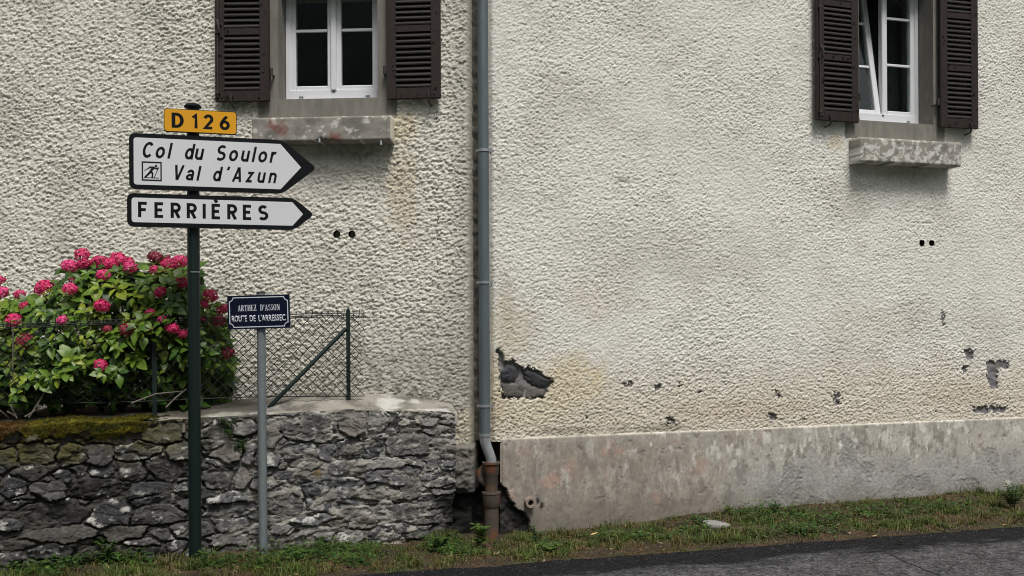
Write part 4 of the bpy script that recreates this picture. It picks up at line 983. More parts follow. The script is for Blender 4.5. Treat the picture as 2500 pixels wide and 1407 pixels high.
cover = fbm(S * 5, NN * 7, 554, 5, 0.6) * 1.5 + 0.50 - 9.0 * np.clip(-NN - 0.015 - 0.07 * (0.5 + fbm(S * 4, S * 0, 555, 3)), 0, 1) - 1.8 * sstep(m1 - 0.03, m1 + 0.4, S) - 1.2 * sstep(0.14, 0.22, NN)
cm = np.ones(S.shape + (3,)) * np.array((0.075, 0.068, 0.010)); cm = mixc(cm, (0.150, 0.130, 0.012), sstep(0.05, 0.4, fbm(S * 7, NN * 9, 556, 4)))
cm = mixc(cm, (0.035, 0.040, 0.010), sstep(0.05, 0.35, fbm(S * 6.4, NN * 9, 557, 4)))
mrd = FS.loc(60, 1040)[0]; cm = mixc(cm, (0.095, 0.050, 0.018), sstep(mrd + 0.12, mrd - 0.15, S + 0.1 * fbm(S * 7, NN * 7, 558, 3)) * 0.9)
cm = mixc(cm, (0.045, 0.028, 0.014), 0.8 * sstep(0.2, 0.45, fbm(S * 11, NN * 14, 559, 3)))
Fq = grid_faces(len(s_), len(n_)); okm = (cover > 0).ravel(); Fq = Fq[okm[Fq].all(1)]
V = np.stack([S.ravel(), Yv.ravel(), Zv.ravel()], 1); v2, f2, c2 = compact(V, Fq, cm.reshape(-1, 3))
nf = 22000; pick = R.integers(0, len(v2), nf); P0 = v2[pick] + R.normal(0, 0.003, (nf, 3)); dv = R.normal(0, 0.5, (nf, 3)) + np.array((0, -0.5, 0.8)); dv *= (R.uniform(0.006, 0.016, nf) / np.linalg.norm(dv, axis=1))[:, None]
wv = R.normal(0, 0.0016, (nf, 3)); fv = np.stack([P0 - wv, P0 + wv, P0 + dv], 1).reshape(-1, 3); fc = np.repeat(c2[pick] * R.uniform(0.6, 1.9, (nf, 1)), 3, 0)
ft = np.arange(nf * 3).reshape(-1, 3); tri = np.concatenate([f2[:, [0, 1, 2]], f2[:, [0, 2, 3]]])
o = link('moss', np_mesh('moss', np.concatenate([v2, fv]), np.concatenate([tri, ft + len(v2)]), np.concatenate([c2, fc])), M['moss'], wall_s); o['kind'] = 'stuff'

# ------------------------------------------------------------------ chain link fence on the wall
FF = Frame(FS.world(0, 0.16, 0).x, FS.world(0, 0.16, 0).y, FS.a)
fence = thing_f(FF, 'chain_link_fence', 'thin green chain link fence standing on the stone wall before the hydrangea', 'fence')
def fz(px, py): return FF.loc(px, py)
p1b, p1t = fz(851, 984), fz(849, 750)
p2b, p2t = fz(378, 1018), fz(378, 772)
for (sb, zb_), (s_t, zt2) in ((p1b, p1t), (p2b, p2t)):
    mb = MB(); mb.box(sb - 0.016, sb + 0.016, -0.003, 0.003, 0.93, zt2 - 0.03); mb.box(sb - 0.003, sb + 0.003, 0.003, 0.03, 0.93, zt2 - 0.03)
    mb.add([(sb - 0.016, -0.003, zt2 - 0.03), (sb + 0.016, -0.003, zt2 - 0.03), (sb, -0.001, zt2), (sb - 0.016, 0.003, zt2 - 0.03), (sb + 0.016, 0.003, zt2 - 0.03), (sb, 0.001, zt2)],
           [(0, 1, 2), (5, 4, 3), (1, 4, 5, 2), (3, 0, 2, 5)])
    mb.build('post', M['fence_green'], fence)
ba, bb = fz(845, 802), fz(655, 990)
mb = MB(); mb.tube([(ba[0], -0.006, ba[1]), (bb[0], -0.012, bb[1] - 0.02)], 0.0165, 8); mb.build('brace', M['fence_green'], fence)
e_s = fz(889, 800)[0]; st_s = -4.6
ztop_p, zbot_p = fz(800, 772), fz(800, 968); ztop_l, zbot_l = fz(60, 796), fz(60, 985)
def f_top(s): return np.interp(s, [ztop_l[0], ztop_p[0]], [ztop_l[1], ztop_p[1]])
def f_bot(s): return np.interp(s, [zbot_l[0], zbot_p[0]], [zbot_l[1], zbot_p[1]])
cell = 0.074; rw = 0.0029
mb = MB()
k0 = int((e_s - st_s) / cell)
# zig-zag wires: two families of slanted strands, clipped to the panel
def strand(a, b_): mb.tube([a, b_], rw, 4, cap=False)
Hn = 13
for k in range(-Hn, k0 + Hn):
    for sg in (1, -1):
        pts = []
        for q in range(25):
            z = q / 24.0
            zz = 0; s = e_s - k * cell - sg * z * (0.62 / 0.62) * cell * 8.4 * 1.0
            if s > e_s + 0.0 or s < st_s: 
                if len(pts) >= 2: break
                pts = []; continue
            zz = f_bot(s) + z * (f_top(s) - f_bot(s))
            wob = 0.004 * math.sin(s * 9 + z * 5 + k)
            pts.append((s + wob, 0.002 * sg + 0.01 * math.sin(s * 2.3 + z * 3), zz + 0.003 * math.sin(k * 1.7 + z * 9)))
        if len(pts) >= 2: mb.tube(pts[::4] + ([pts[-1]] if (len(pts) - 1) % 4 else []), rw, 4, cap=False)
for k in range(int((e_s - st_s) / 0.041)):    # upright wire ends along the top
    s = e_s - k * 0.041; zt2 = f_top(s); b_ = 0.008 * math.sin(k * 2.1)
    strand((s, 0, zt2 - 0.012), (s + b_, 0.004 * math.sin(k), zt2 + 0.045 + 0.006 * math.sin(k * 1.3)))
o = mb.build('wire_mesh', M['wire'], fence); o['kind'] = 'stuff'
mb = MB()
for dz_ in (0.0, 0.016, -0.012): mb.tube([(s, 0.002 + 0.003 * math.sin(s * 5), float(f_top(s)) + dz_ + 0.006 * math.sin(s * 4.1)) for s in np.linspace(st_s, e_s, 34)], rw * 1.1, 4)
mb.tube([(s, 0.002, float(f_bot(s)) + 0.008 * math.sin(s * 3)) for s in np.linspace(st_s, e_s, 24)], rw * 1.3, 4)
mb.build('tension_wire', M['wire'], fence)

# ------------------------------------------------------------------ lettering
def glyph_mesh(txt, bold=0.0, shear=0.0, space=1.0):
    cu = bpy.data.curves.new('lettering', 'FONT'); cu.body = txt; cu.offset = bold; cu.shear = shear; cu.space_character = space; cu.resolution_u = 4
    ob = bpy.data.objects.new('lettering', cu); COL.objects.link(ob)
    me = bpy.data.meshes.new_from_object(ob); bpy.data.objects.remove(ob); bpy.data.curves.remove(cu)
    return me
def bbox(me):
    a = np.empty(len(me.vertices) * 3); me.vertices.foreach_get('co', a); a = a.reshape(-1, 3); return a
CAPH = {}
def text(txt, s0, s1, zb, cap_h, y, mt, parent, bold=0.018, shear=0.0, space=1.1, th=0.0012):
    me = glyph_mesh(txt, bold, shear, space); a = bbox(me)
    if bold not in CAPH:
        m2 = glyph_mesh('H', bold); h = bbox(m2); CAPH[bold] = (h[:, 1].min(), h[:, 1].max()); bpy.data.meshes.remove(m2)
    b0, b1 = CAPH[bold]; kx = (s1 - s0) / (a[:, 0].max() - a[:, 0].min()); kz = cap_h / (b1 - b0)
    V = np.stack([s0 + (a[:, 0] - a[:, 0].min()) * kx, np.full(len(a), y), zb + (a[:, 1] - b0) * kz], 1)
    me.vertices.foreach_set('co', V.astype(np.float32).ravel()); me.update()
    o = link('lettering', me, mt, parent)
    sm = o.modifiers.new('thickness', 'SOLIDIFY'); sm.thickness = th; sm.offset = 0
    return o

def arc_pts(cx_, cz, rx, rz, a0, a1, n=14): return [(cx_ + rx * math.cos(RAD(a0 + (a1 - a0) * k / n)), cz + rz * math.sin(RAD(a0 + (a1 - a0) * k / n))) for k in range(n + 1)]
def oval(cx_, cz, rx, rz): return arc_pts(cx_, cz, rx, rz, 0, 342, 19)
E_ = [[(.44, .925), (0, .925), (0, .075), (.44, .075)], [(.02, .51), (.38, .51)]]
GL = {'l': [[(0, 1), (0, 0)]], 'I': [[(0, 1), (0, 0)]], 'C': [arc_pts(.27, .5, .27, .425, 42, 318)], 'o': ['c', oval(.22, .36, .22, .285)],
      'd': ['c', oval(.20, .36, .20, .285), [(.41, 1), (.41, 0)]], 'u': [[(0, .72)] + arc_pts(.19, .26, .19, .185, 180, 360) + [(.38, .72)], [(.38, .5), (.38, 0)]],
      'r': [[(0, .72), (0, 0)], arc_pts(.22, .42, .22, .225, 175, 75, 8)], 'n': [[(0, .72), (0, 0)], arc_pts(.19, .455, .19, .19, 180, 0) + [(.38, 0)]],
      'a': [arc_pts(.20, .46, .18, .185, 165, 0) + [(.38, 0)], 'c', oval(.19, .215, .185, .14)], 'z': [[(.0, .645), (.33, .645), (.03, .075), (.38, .075)]],
      'S': [arc_pts(.24, .715, .22, .21, 35, 270) + arc_pts(.24, .29, .24, .215, 90, -145)[1:]], 'V': [[(0, 1), (.25, 0)], [(.52, 1), (.27, 0)]], 'A': [[(0, 0), (.25, 1)], [(.52, 0), (.27, 1)], [(.09, .28), (.43, .28)]],
      'F': [[(.44, .925), (0, .925), (0, 0)], [(.02, .50), (.38, .50)]], 'E': E_, 'È': E_ + [[(.10, 1.30), (.26, 1.12)]],
      'R': [[(0, 0), (0, .925), (.22, .925)] + arc_pts(.22, .70, .22, .225, 80, -90) + [(.02, .475)], [(.20, .46), (.43, 0)]],
      'D': ['c', [(0, .075), (0, .925), (.16, .925)] + arc_pts(.16, .5, .30, .425, 80, -80) + [(.16, .075)]], '1': [[(.0, .74), (.20, .93), (.20, 0)]],
      '2': [arc_pts(.22, .69, .22, .235, 168, -38) + [(.02, .075), (.46, .075)]], '6': ['c', oval(.23, .32, .23, .245), [(.37, .94), (.19, .74), (.06, .53), (.0, .33)]], "'": [[(.02, 1.02), (-.05, .78)]]}
def ribbon(pts, w_, closed):
    P = [Vector(p) for p in pts]; n = len(P); Lf, Rt = [], []
    for k in range(n):
        a = P[k] - P[k - 1] if (k or closed) else P[1] - P[0]; b_ = P[(k + 1) % n] - P[k] if (k < n - 1 or closed) else a
        a = a.normalized(); b_ = b_.normalized(); na = Vector((-a.y, a.x)); nb = Vector((-b_.y, b_.x)); m_ = na + nb
        m_ = m_ / max(0.45, m_.dot(na)) if m_.length > 1e-6 else na
        Lf.append(P[k] + m_ * w_ / 2); Rt.append(P[k] - m_ * w_ / 2)
    return Lf, Rt
def stroke_text(txt, s0, s1, zb, cap_h, y, mt, parent, w_=0.165, shear=0.0, xs=1.0):
    """sign alphabet of even strokes; letters keep their width and are spaced to fill s0..s1"""
    ext = []
    for ch in txt:
        allp = [p for g_ in GL[ch] if g_ != 'c' for p in g_]; ext.append((min(p[0] for p in allp) - w_ / 2, max(p[0] for p in allp) + w_ / 2))
    widths = [(b_ - a) * cap_h * xs for a, b_ in ext]; gap = (s1 - s0 - shear * cap_h * 0.8 - sum(widths)) / max(1, len(txt) - 1); mb = MB(); x0 = s0
    for ch, (e0, e1), wd_ in zip(txt, ext, widths):
        closed = False
        for g_ in GL[ch]:
            if g_ == 'c': closed = True; continue
            Lf, Rt = ribbon(g_, w_, closed); n = len(Lf)
            def T(p): return (x0 + (p.x - e0) * cap_h * xs + shear * p.y * cap_h, zb + p.y * cap_h)
            Lq, Rq = [T(p) for p in Lf], [T(p) for p in Rt]
            v = [(a, y, b_) for a, b_ in Lq] + [(a, y, b_) for a, b_ in Rq]; m_ = n if closed else n - 1
            mb.add(v, [(k, (k + 1) % n, n + (k + 1) % n, n + k) for k in range(m_)]); closed = False
        x0 += wd_ + gap
    return mb.build('lettering', mt, parent)

# ------------------------------------------------------------------ direction sign
dsn = thing('direction_sign', 'direction sign with two white arrow panels and yellow route plate on dark green post', 'sign', FD.o, FD.a)
YP = -0.075
zp = FD.loc(477, 262)[1]
MB().tube([(0, 0, -0.15), (0, 0, zp)], 0.043, 24).build('post', M['sign_green'], dsn, smooth=True)
lathe([(0.020, zp - 0.02), (0.058, zp - 0.008), (0.060, zp + 0.004), (0.045, zp + 0.020), (0.018, zp + 0.028), (0.001, zp + 0.029)]).build('post_cap', M['sign_black'], dsn, smooth=True)
MB().box(-0.02, 0.045, -0.045, -0.040, FD.loc(485, 665)[1] - 0.004, FD.loc(485, 665)[1] + 0.004).build('post_band', M['galv'], dsn)

def plate(name, poly, rads, mt, face_poly, face_rads, face_mt, th=0.030):
    pan = MB().prism(rounded(poly, rads), YP, YP + th).build(name, mt, dsn)
    if face_poly: MB().prism(rounded(face_poly, face_rads), YP - 0.0015, YP + 0.002).build('face', face_mt, pan)
    # rear channels and clamp round the post
    zs = [p[1] for p in poly]; zm = (min(zs) + max(zs)) / 2
    mb = MB().box(-0.05, 0.05, YP + th - 0.001, 0.046, zm - 0.02, zm + 0.02); mb.build('clamp', M['sign_green'], pan)
    return pan
# yellow route plate
xa, za = FD.loc(400, 294, YP); xb, zb_ = FD.loc(578, 300, YP); zm = (za + zb_) / 2; hh = (FD.loc(490, 269, YP)[1] - FD.loc(490, 325, YP)[1]) / 2
yp = plate('route_plate', [(xa, zm - hh), (xb, zm - hh), (xb, zm + hh), (xa, zm + hh)], [0.022] * 4, M['sign_black'],
           [(xa + .004, zm - hh + .004), (xb - .004, zm - hh + .004), (xb - .004, zm + hh - .004), (xa + .004, zm + hh - .004)], [0.020] * 4, M['sign_yellow'])
cap = 0.62 * 2 * hh
stroke_text('D', FD.loc(419, 297, YP)[0], FD.loc(446, 297, YP)[0], zm - cap / 2, cap, YP - 0.0022, M['sign_black'], yp, 0.20, 0, 1.22)
stroke_text('126', FD.loc(467, 299, YP)[0], FD.loc(561, 301, YP)[0], zm - cap / 2, cap, YP - 0.0022, M['sign_black'], yp, 0.20, 0, 1.05)

def arrow(name, xl, xs, xt, ymid_l, ymid_r, ht, hb, inner_tip, bd=0.030):
    """xl left edge, xs shoulder, xt tip in photo pixels"""
    s0, z0 = FD.loc(xl, ymid_l, YP); s1, z1 = FD.loc(xs, ymid_r, YP); s2 = FD.loc(xt, ymid_r, YP)[0]; zm = (z0 + z1) / 2; h = (ht + hb) / 2
    si = FD.loc(inner_tip, ymid_r, YP)[0]
    poly = [(s0, zm - h), (s1, zm - h), (s2, zm), (s1, zm + h), (s0, zm + h)]
    ip = [(s0 + bd, zm - h + bd), (s1 - 0.012, zm - h + bd), (si, zm), (s1 - 0.012, zm + h - bd), (s0 + bd, zm + h - bd)]
    pan = plate(name, poly, [0.045, 0.05, 0.035, 0.05, 0.045], M['sign_black'], ip, [0.022, 0.004, 0.0, 0.004, 0.022], M['sign_white'])
    # raised rim edge
    return pan, zm, h
hA = (FD.loc(480, 331, YP)[1] - FD.loc(480, 465, YP)[1]) / 2
pA, zA, hA = arrow('arrow_panel', 315, 689, 773, 393, 407, hA, hA, 735)
hB = (FD.loc(480, 476, YP)[1] - FD.loc(480, 556, YP)[1]) / 2
pB, zB, hB = arrow('arrow_panel', 310, 718, 767, 512, 523, hB, hB, 740)
yl = YP - 0.0022
def dsx(px, py): return FD.loc(px, py, YP)[0]
def dsz(px, py): return FD.loc(px, py, YP)[1]
c1 = dsz(500, 354) - dsz(500, 392); zb1 = (dsz(350, 386) + dsz(670, 397)) / 2
for tx, a, b_ in (('Col', 345, 421), ('du', 449, 500), ('Soulor', 526, 679)):
    stroke_text(tx, dsx(a, 378), dsx(b_, 378), zb1, c1, yl, M['sign_black'], pA, 0.170, 0.20, 0.90)
c2 = dsz(500, 407) - dsz(500, 443); zb2 = (dsz(425, 440) + dsz(670, 447)) / 2
for tx, a, b_ in (('Val', 420, 491), ("d'Azun", 518, 678)):
    stroke_text(tx, dsx(a, 430), dsx(b_, 430), zb2, c2, yl, M['sign_black'], pA, 0.170, 0.20, 0.90)
c3 = dsz(500, 498) - dsz(500, 534); zb3 = (dsz(340, 530) + dsz(650, 538)) / 2
stroke_text('FERRIÈRES', dsx(337, 515), dsx(655, 515), zb3, c3, yl, M['sign_black'], pB, 0.200, 0, 1.02)
# skier pictogram: drawn in its own 0..1 box (x right, y up)
bx0, bx1 = dsx(346, 420), dsx(395, 420); by0, by1 = (dsz(346, 441) + dsz(395, 443)) / 2, (dsz(346, 394) + dsz(395, 396)) / 2
def PX(u, v): return bx0 + (bx1 - bx0) * u, by0 + (by1 - by0) * v
mb = MB()
def quad(a, b_, c, d): mb.prism([PX(*a), PX(*b_), PX(*c), PX(*d)], yl - 0.0004, yl + 0.0006)
fwid = 0.07
quad((0, 0), (1, 0), (1, fwid), (0, fwid)); quad((0, 1 - fwid), (1, 1 - fwid), (1, 1), (0, 1)); quad((0, fwid), (fwid, fwid), (fwid, 1 - fwid), (0, 1 - fwid)); quad((1 - fwid, fwid), (1, fwid), (1, 1 - fwid), (1 - fwid, 1 - fwid))
def I(x, y): return ((x - 290) / (1225 - 290), (1180 - y) / (1180 - 255))
def ipoly(pts): mb.prism([PX(*I(*p)) for p in pts][::-1], yl - 0.0005, yl + 0.0005)
ipoly([(1020, 460), (1005, 420), (965, 398), (920, 412), (902, 455), (915, 500), (960, 520), (1005, 505)])                       # head
ipoly([(660, 490), (880, 488), (930, 540), (880, 600), (790, 690), (740, 790), (640, 740), (740, 560)])                           # trunk
ipoly([(660, 490), (735, 545), (560, 625), (400, 712), (395, 690), (540, 600)])                                                    # trailing arm
ipoly([(900, 500), (960, 560), (1060, 520), (1105, 520), (1095, 560), (1010, 620), (950, 620), (880, 580)])                        # leading arm
ipoly([(1050, 560), (1085, 560), (890, 1020), (855, 1020)])                                                                        # pole
ipoly([(640, 735), (740, 780), (510, 1000), (520, 1030), (400, 1030), (400, 1010)])                                                # rear leg
ipoly([(700, 770), (785, 720), (835, 820), (820, 1000), (830, 1030), (720, 1030), (745, 985), (755, 850)])                         # front leg
ipoly([(400, 1015), (1120, 1020), (1060, 1052), (400, 1040)])                                                                      # ski
mb.build('skier_pictogram', M['sign_black'], pA)

# ------------------------------------------------------------------ street name plate
ssn = thing('street_sign', 'small navy enamel street name plate on a thin grey galvanised post', 'sign', FB.o, FB.a)
zt3 = FB.loc(637, 713)[1]; lean = (FB.loc(637, 713)[0] - FB.loc(643, 1345)[0])
MB().tube([(-lean * 0.0 + FB.loc(643, 1345)[0], 0, -0.15), (FB.loc(637, 713)[0], 0, zt3)], 0.0315, 20).build('post', M['galv'], ssn, smooth=True)
xp = FB.loc(637, 713)[0]; lathe([(0.0318, zt3 - 0.012), (0.0328, zt3 - 0.006), (0.030, zt3 + 0.003), (0.001, zt3 + 0.004)]).build('post_cap', M['iron'], ssn).location = (xp, 0, 0)
pl_ = bpy.data.objects.new('plate', None)
yb = -0.042
xa, za = FB.loc(556, 762, yb); xb, zb_ = FB.loc(708, 760, yb); cxp, czp = (xa + xb) / 2, (FB.loc(632, 721, yb)[1] + FB.loc(632, 803, yb)[1]) / 2
hw, hh = (xb - xa) / 2, (FB.loc(632, 721, yb)[1] - FB.loc(632, 803, yb)[1]) / 2
plate_o = MB().prism(rounded([(-hw, -hh), (hw, -hh), (hw, hh), (-hw, hh)], [0.006] * 4, 3), -0.004, 0.004).build('name_plate', M['enamel_blue'], ssn)
plate_o.location = (cxp, yb, czp); plate_o.rotation_euler = (0, RAD(-1.3), 0)
MB().box(-0.03, 0.03, 0.003, 0.015, 0.05, 0.08).box(-0.03, 0.03, 0.003, 0.015, -0.08, -0.05).build('bracket', M['galv'], plate_o)
# white line with scooped corners
bi = 0.012; rr_ = 0.028; lw = 0.0062
def scoop(ins):
    x, z = hw - bi - ins, hh - bi - ins; r_ = rr_ + 0.0 ; pts = []
    X0, Z0 = hw - bi, hh - bi
    for (sx_, sz_, a0) in ((1, 1, 270), (-1, 1, 0), (-1, -1, 90), (1, -1, 180)):
        seg = []
        rq = r_ + ins * 0.9
        for k in range(7):
            # concave quarter circle centred on the corner of the outer rectangle
            th = RAD(k * 15)
            if (sx_, sz_) == (1, 1): p = (X0 - rq * math.sin(th) if False else X0 - rq * math.sin(th), Z0 - rq * math.cos(th))
            elif (sx_, sz_) == (-1, 1): p = (-X0 + rq * math.cos(th), Z0 - rq * math.sin(th))
            elif (sx_, sz_) == (-1, -1): p = (-X0 + rq * math.sin(th), -Z0 + rq * math.cos(th))
            else: p = (X0 - rq * math.cos(th), -Z0 + rq * math.sin(th))
            seg.append((max(-x, min(x, p[0])), max(-z, min(z, p[1]))))
        pts += seg
    return pts
o_, i_ = scoop(0.0), scoop(lw); n = len(o_)
mb = MB(); mb.add([(x, -0.0050, z) for x, z in o_] + [(x, -0.0050, z) for x, z in i_], [(k, (k + 1) % n, n + (k + 1) % n, n + k) for k in range(n)]); mb.build('white_line', M['enamel_white'], plate_o)
kpx = 2 * hw / 152.0
text("ROUTE", -hw + 10 * kpx, -hw + 47 * kpx, -0.069, 15.5 * kpx, -0.0053, M['enamel_white'], plate_o, 0.020, 0, 1.0)
text("DE", -hw + 53.5 * kpx, -hw + 68 * kpx, -0.069, 15.5 * kpx, -0.0053, M['enamel_white'], plate_o, 0.020, 0, 1.0)
text("L'ARRESSEC", -hw + 75 * kpx, -hw + 141 * kpx, -0.069, 15.5 * kpx, -0.0053, M['enamel_white'], plate_o, 0.020, 0, 1.0)
# serif line drawn letter by letter: thick stems, thin joins, foot serifs
def serif_word(word, x0, x1, zb, h):
    mb = MB(); T_, t_, sf = 0.17, 0.06, 0.055; W_ = {'A': .72, 'R': .66, 'T': .62, 'H': .74, 'E': .60, 'Z': .58, 'D': .70, "'": .22, 'S': .52, 'O': .70, 'N': .74}
    tot = sum(W_[c] for c in word) + 0.07 * (len(word) - 1); kx = (x1 - x0) / tot; x = 0
    def P(poly): mb.prism([(x0 + (x + u) * kx, zb + v * h) for u, v in poly], -0.0055, -0.0046)
    def B(a, b_, c, d): P([(a, c), (b_, c), (b_, d), (a, d)])
    def stem(a, th=T_): B(a, a + th, 0, 1); B(a - .06, a + th + .06, 0, sf); B(a - .06, a + th + .06, 1 - sf, 1)
    def arc(cx_, cz, rx, rz, a0, a1, tmin, tmax, n=14):
        for k in range(n):
            q0, q1 = RAD(a0 + (a1 - a0) * k / n), RAD(a0 + (a1 - a0) * (k + 1) / n)
            th = [tmin + (tmax - tmin) * abs(math.cos(q)) for q in (q0, q1)]; thz = [t_ * 0.8 + 0.02 for q in (0, 1)]
            P([(cx_ + (rx - th[0]) * math.cos(q0), cz + (rz - thz[0]) * math.sin(q0)), (cx_ + rx * math.cos(q0), cz + rz * math.sin(q0)),
               (cx_ + rx * math.cos(q1), cz + rz * math.sin(q1)), (cx_ + (rx - th[1]) * math.cos(q1), cz + (rz - thz[1]) * math.sin(q1))])
    for c in word:
        w_ = W_[c]
        if c == 'A':
            P([(.08, 0), (.15, 0), (.38, .95), (.33, 1)]); P([(.33, 1), (.40, 1), (.68, 0), (.49, 0)]); B(.2, .5, .3, .3 + t_); B(.0, .24, 0, sf); B(.42, .74, 0, sf)
        elif c == 'R':
            stem(.06); arc(.26, .74, .30, .26, -90, 90, t_, T_); B(.2, .28, .94, 1.0); B(.2, .28, .48, .54); P([(.28, .5), (.42, .5), (.66, 0), (.48, 0)])
        elif c == 'T': stem(.225); B(.0, .62, .94, 1); B(0, .05, .78, .96); B(.57, .62, .78, .96)
        elif c == 'H': stem(.07); stem(.50); B(.2, .52, .48, .48 + t_)
        elif c == 'E': stem(.07); B(.2, .56, .94, 1); B(.2, .60, 0, .06); B(.2, .44, .47, .53); B(.51, .56, .8, 1); B(.55, .60, 0, .22); B(.41, .45, .38, .62)
        elif c == 'Z': B(.04, .54, .94, 1); B(.02, .57, 0, .06); P([(.02, 0), (.20, 0), (.54, 1), (.36, 1)]); B(.04, .09, .8, 1); B(.52, .57, 0, .22)
        elif c == 'D': stem(.06); arc(.26, .5, .42, .5, -90, 90, t_, T_); B(.2, .28, .94, 1); B(.2, .28, 0, .06)
        elif c == "'": P([(.06, .62), (.12, .62), (.18, 1), (.04, 1)])
        elif c == 'O': arc(.35, .5, .34, .5, 0, 360, t_, T_, 28)
        elif c == 'N': B(.08, .08 + t_, 0, 1); B(.0, .22, 0, sf); B(.0, .2, 1 - sf, 1); P([(.08, 1), (.26, 1), (.66, 0), (.52, 0)]); B(.60, .60 + t_, 0, 1); B(.52, .74, 1 - sf, 1)
        elif c == 'S':
            arc(.25, .745, .22, .255, 20, 270, t_, .12); arc(.26, .26, .24, .26, -160, 90, t_, .12)
            P([(.06, .62), (.22, .56), (.44, .38), (.30, .44)])
        x += w_ + 0.07
    mb.build('lettering', M['enamel_white'], plate_o)
serif_word('ARTHEZ', -hw + 25 * kpx, -hw + 71 * kpx, 0.009, 14.8 * kpx)
serif_word("D'ASSON", -hw + 80 * kpx, -hw + 128 * kpx, 0.009, 14.8 * kpx)

# ------------------------------------------------------------------ hydrangea
hc_ = at(270, 900, 7.45)
hyd = thing('hydrangea', 'large hydrangea bush with pink flower heads growing against the roughcast wall', 'shrub', (hc_.x, 7.45, 0.97))
HO = Vector((hc_.x, 7.45, 0.97))
def leaf_geo(L_, W_, fold, curl, n=5):
    """ovate pointed blade along +x, folded on the midrib, tip curling down"""
    prof = [0.0, 0.62, 0.98, 0.86, 0.45, 0.0]; v = []; f = []
    xs = [0, 0.16, 0.38, 0.62, 0.86, 1.04]
    for i, (u, pw) in enumerate(zip(xs, prof)):
        z = -curl * u * u * L_ + 0.06 * L_ * u
        v.append((u * L_, 0, z))
        if 0 < i < 5:
            v.append((u * L_ - 0.02 * L_, W_ * pw, z + fold * W_ * pw)); v.append((u * L_ - 0.02 * L_, -W_ * pw, z + fold * W_ * pw))
    ix = [0, 1, 4, 7, 10, 13]
    f += [(0, 1, 2), (0, 3, 1)]
    for k in range(1, 4):
        a = ix[k]; b_ = ix[k + 1]; f += [(a, b_, b_ + 1, a + 1), (a, a + 2, b_ + 2, b_)]
    a = ix[4]; f += [(a, 13, a + 1), (a, a + 2, 13)]
    return v, f
LEAFV = [leaf_geo(1.0, 0.33, 0.35, 0.35), leaf_geo(1.0, 0.36, 0.22, 0.55), leaf_geo(1.0, 0.30, 0.5, 0.22), leaf_geo(1.0, 0.34, 0.12, 0.15)]
LEAFM = []
for v, f in LEAFV:
    me = bpy.data.meshes.new('leaf'); me.from_pydata(v, [], f); me.update(); me.materials.append(M['leaf'])
    me.polygons.foreach_set('use_smooth', np.ones(len(me.polygons), bool)); LEAFM.append(me)
# outline of the crown in the photo: top edge height by column
OX = [-260, -120, 0, 60, 110, 150, 185, 250, 330, 420, 470, 508, 540, 562]; OY = [760, 720, 725, 735, 705, 655, 628, 632, 628, 628, 645, 700, 775, 860]
r3 = random.Random(23); LE = []                # (matrix, variant, brightness, score)
def basis(n, spin):
    n = n.normalized(); a = n.orthogonal().normalized(); b_ = n.cross(a)
    return (a * math.cos(spin) + b_ * math.sin(spin)), (b_ * math.cos(spin) - a * math.sin(spin)), n
def add_leaf(p, dirv, nrm, L_, br, var):
    x = dirv.normalized(); z = (nrm - x * nrm.dot(x)).normalized(); y = z.cross(x)
    Mx = Matrix(((x.x, y.x, z.x, 0), (x.y, y.y, z.y, 0), (x.z, y.z, z.z, 0), (0, 0, 0, 1)))
    LE.append((Matrix.Translation(p - HO) @ Mx @ Matrix.Scale(L_, 4), var, br))
def rosette(p, axis, k, L_, br):
    for q in range(k):
        spin = q * 2.4 + r3.uniform(-.3, .3); a, b_, n = basis(axis, spin); lev = q / max(1, k - 1)
        up = 0.75 - 0.75 * lev + r3.uniform(-.15, .15)
        d = a * (1 - 0.25 * abs(up)) + n * up * 0.8 - Vector((0, 0, 0.25 * lev))
        nn = n * (1 - up * .5) - a * up * .6 + Vector((0, 0, .3))
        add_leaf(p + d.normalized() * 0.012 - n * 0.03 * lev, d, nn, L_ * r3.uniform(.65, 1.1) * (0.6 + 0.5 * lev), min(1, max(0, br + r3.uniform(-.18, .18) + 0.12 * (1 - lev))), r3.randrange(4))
def crown_pt(px, py, inset):
    yt = np.interp(px, OX, OY); t_ = min(1.0, max(0.0, (py - yt) / 260.0))
    e = min(1.0, max(0.0, (562 - px) / 120.0))
    yfront = FS.world(FS.loc(max(px, -400), 1000)[0], 0, 0).y + 0.16        # the fence line at this column
    yback = 7.97 + 0.06
    t2 = math.sqrt(1 - (1 - t_) ** 2) * math.sqrt(max(0.02, 1 - (1 - e) ** 2))
    yy = yback - 0.22 - (yback - 0.22 - yfront + 0.02) * t2 + inset
    return at(px, py, yy), t2
STEMS = []
n_r = 0
while n_r < 330:
    px = r3.uniform(-240, 566); yt = np.interp(px, OX, OY); py = r3.uniform(yt + 8, 985)
    lowcut = 935 if px > 60 else 965
    if py > 880 and r3.random() < (py - 880) / 150 + (0.35 if px > 330 else 0.0): continue
    if py > lowcut: continue
    p, t2 = crown_pt(px, py, r3.uniform(-0.13, 0.12))
    axis = Vector((r3.uniform(-.5, .5) + (0.5 if px > 480 else 0), -0.75 - 0.3 * r3.random(), 0.75 - 0.5 * (py - yt) / 350.0 + r3.uniform(-.25, .35)))
    patch = float(fbm(np.array([px / 90.0]), np.array([py / 75.0]), 600, 3)[0])
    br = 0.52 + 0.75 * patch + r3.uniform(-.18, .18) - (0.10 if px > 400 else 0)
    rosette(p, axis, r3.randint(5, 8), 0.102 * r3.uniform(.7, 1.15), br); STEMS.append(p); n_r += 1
n_main = len(LE)
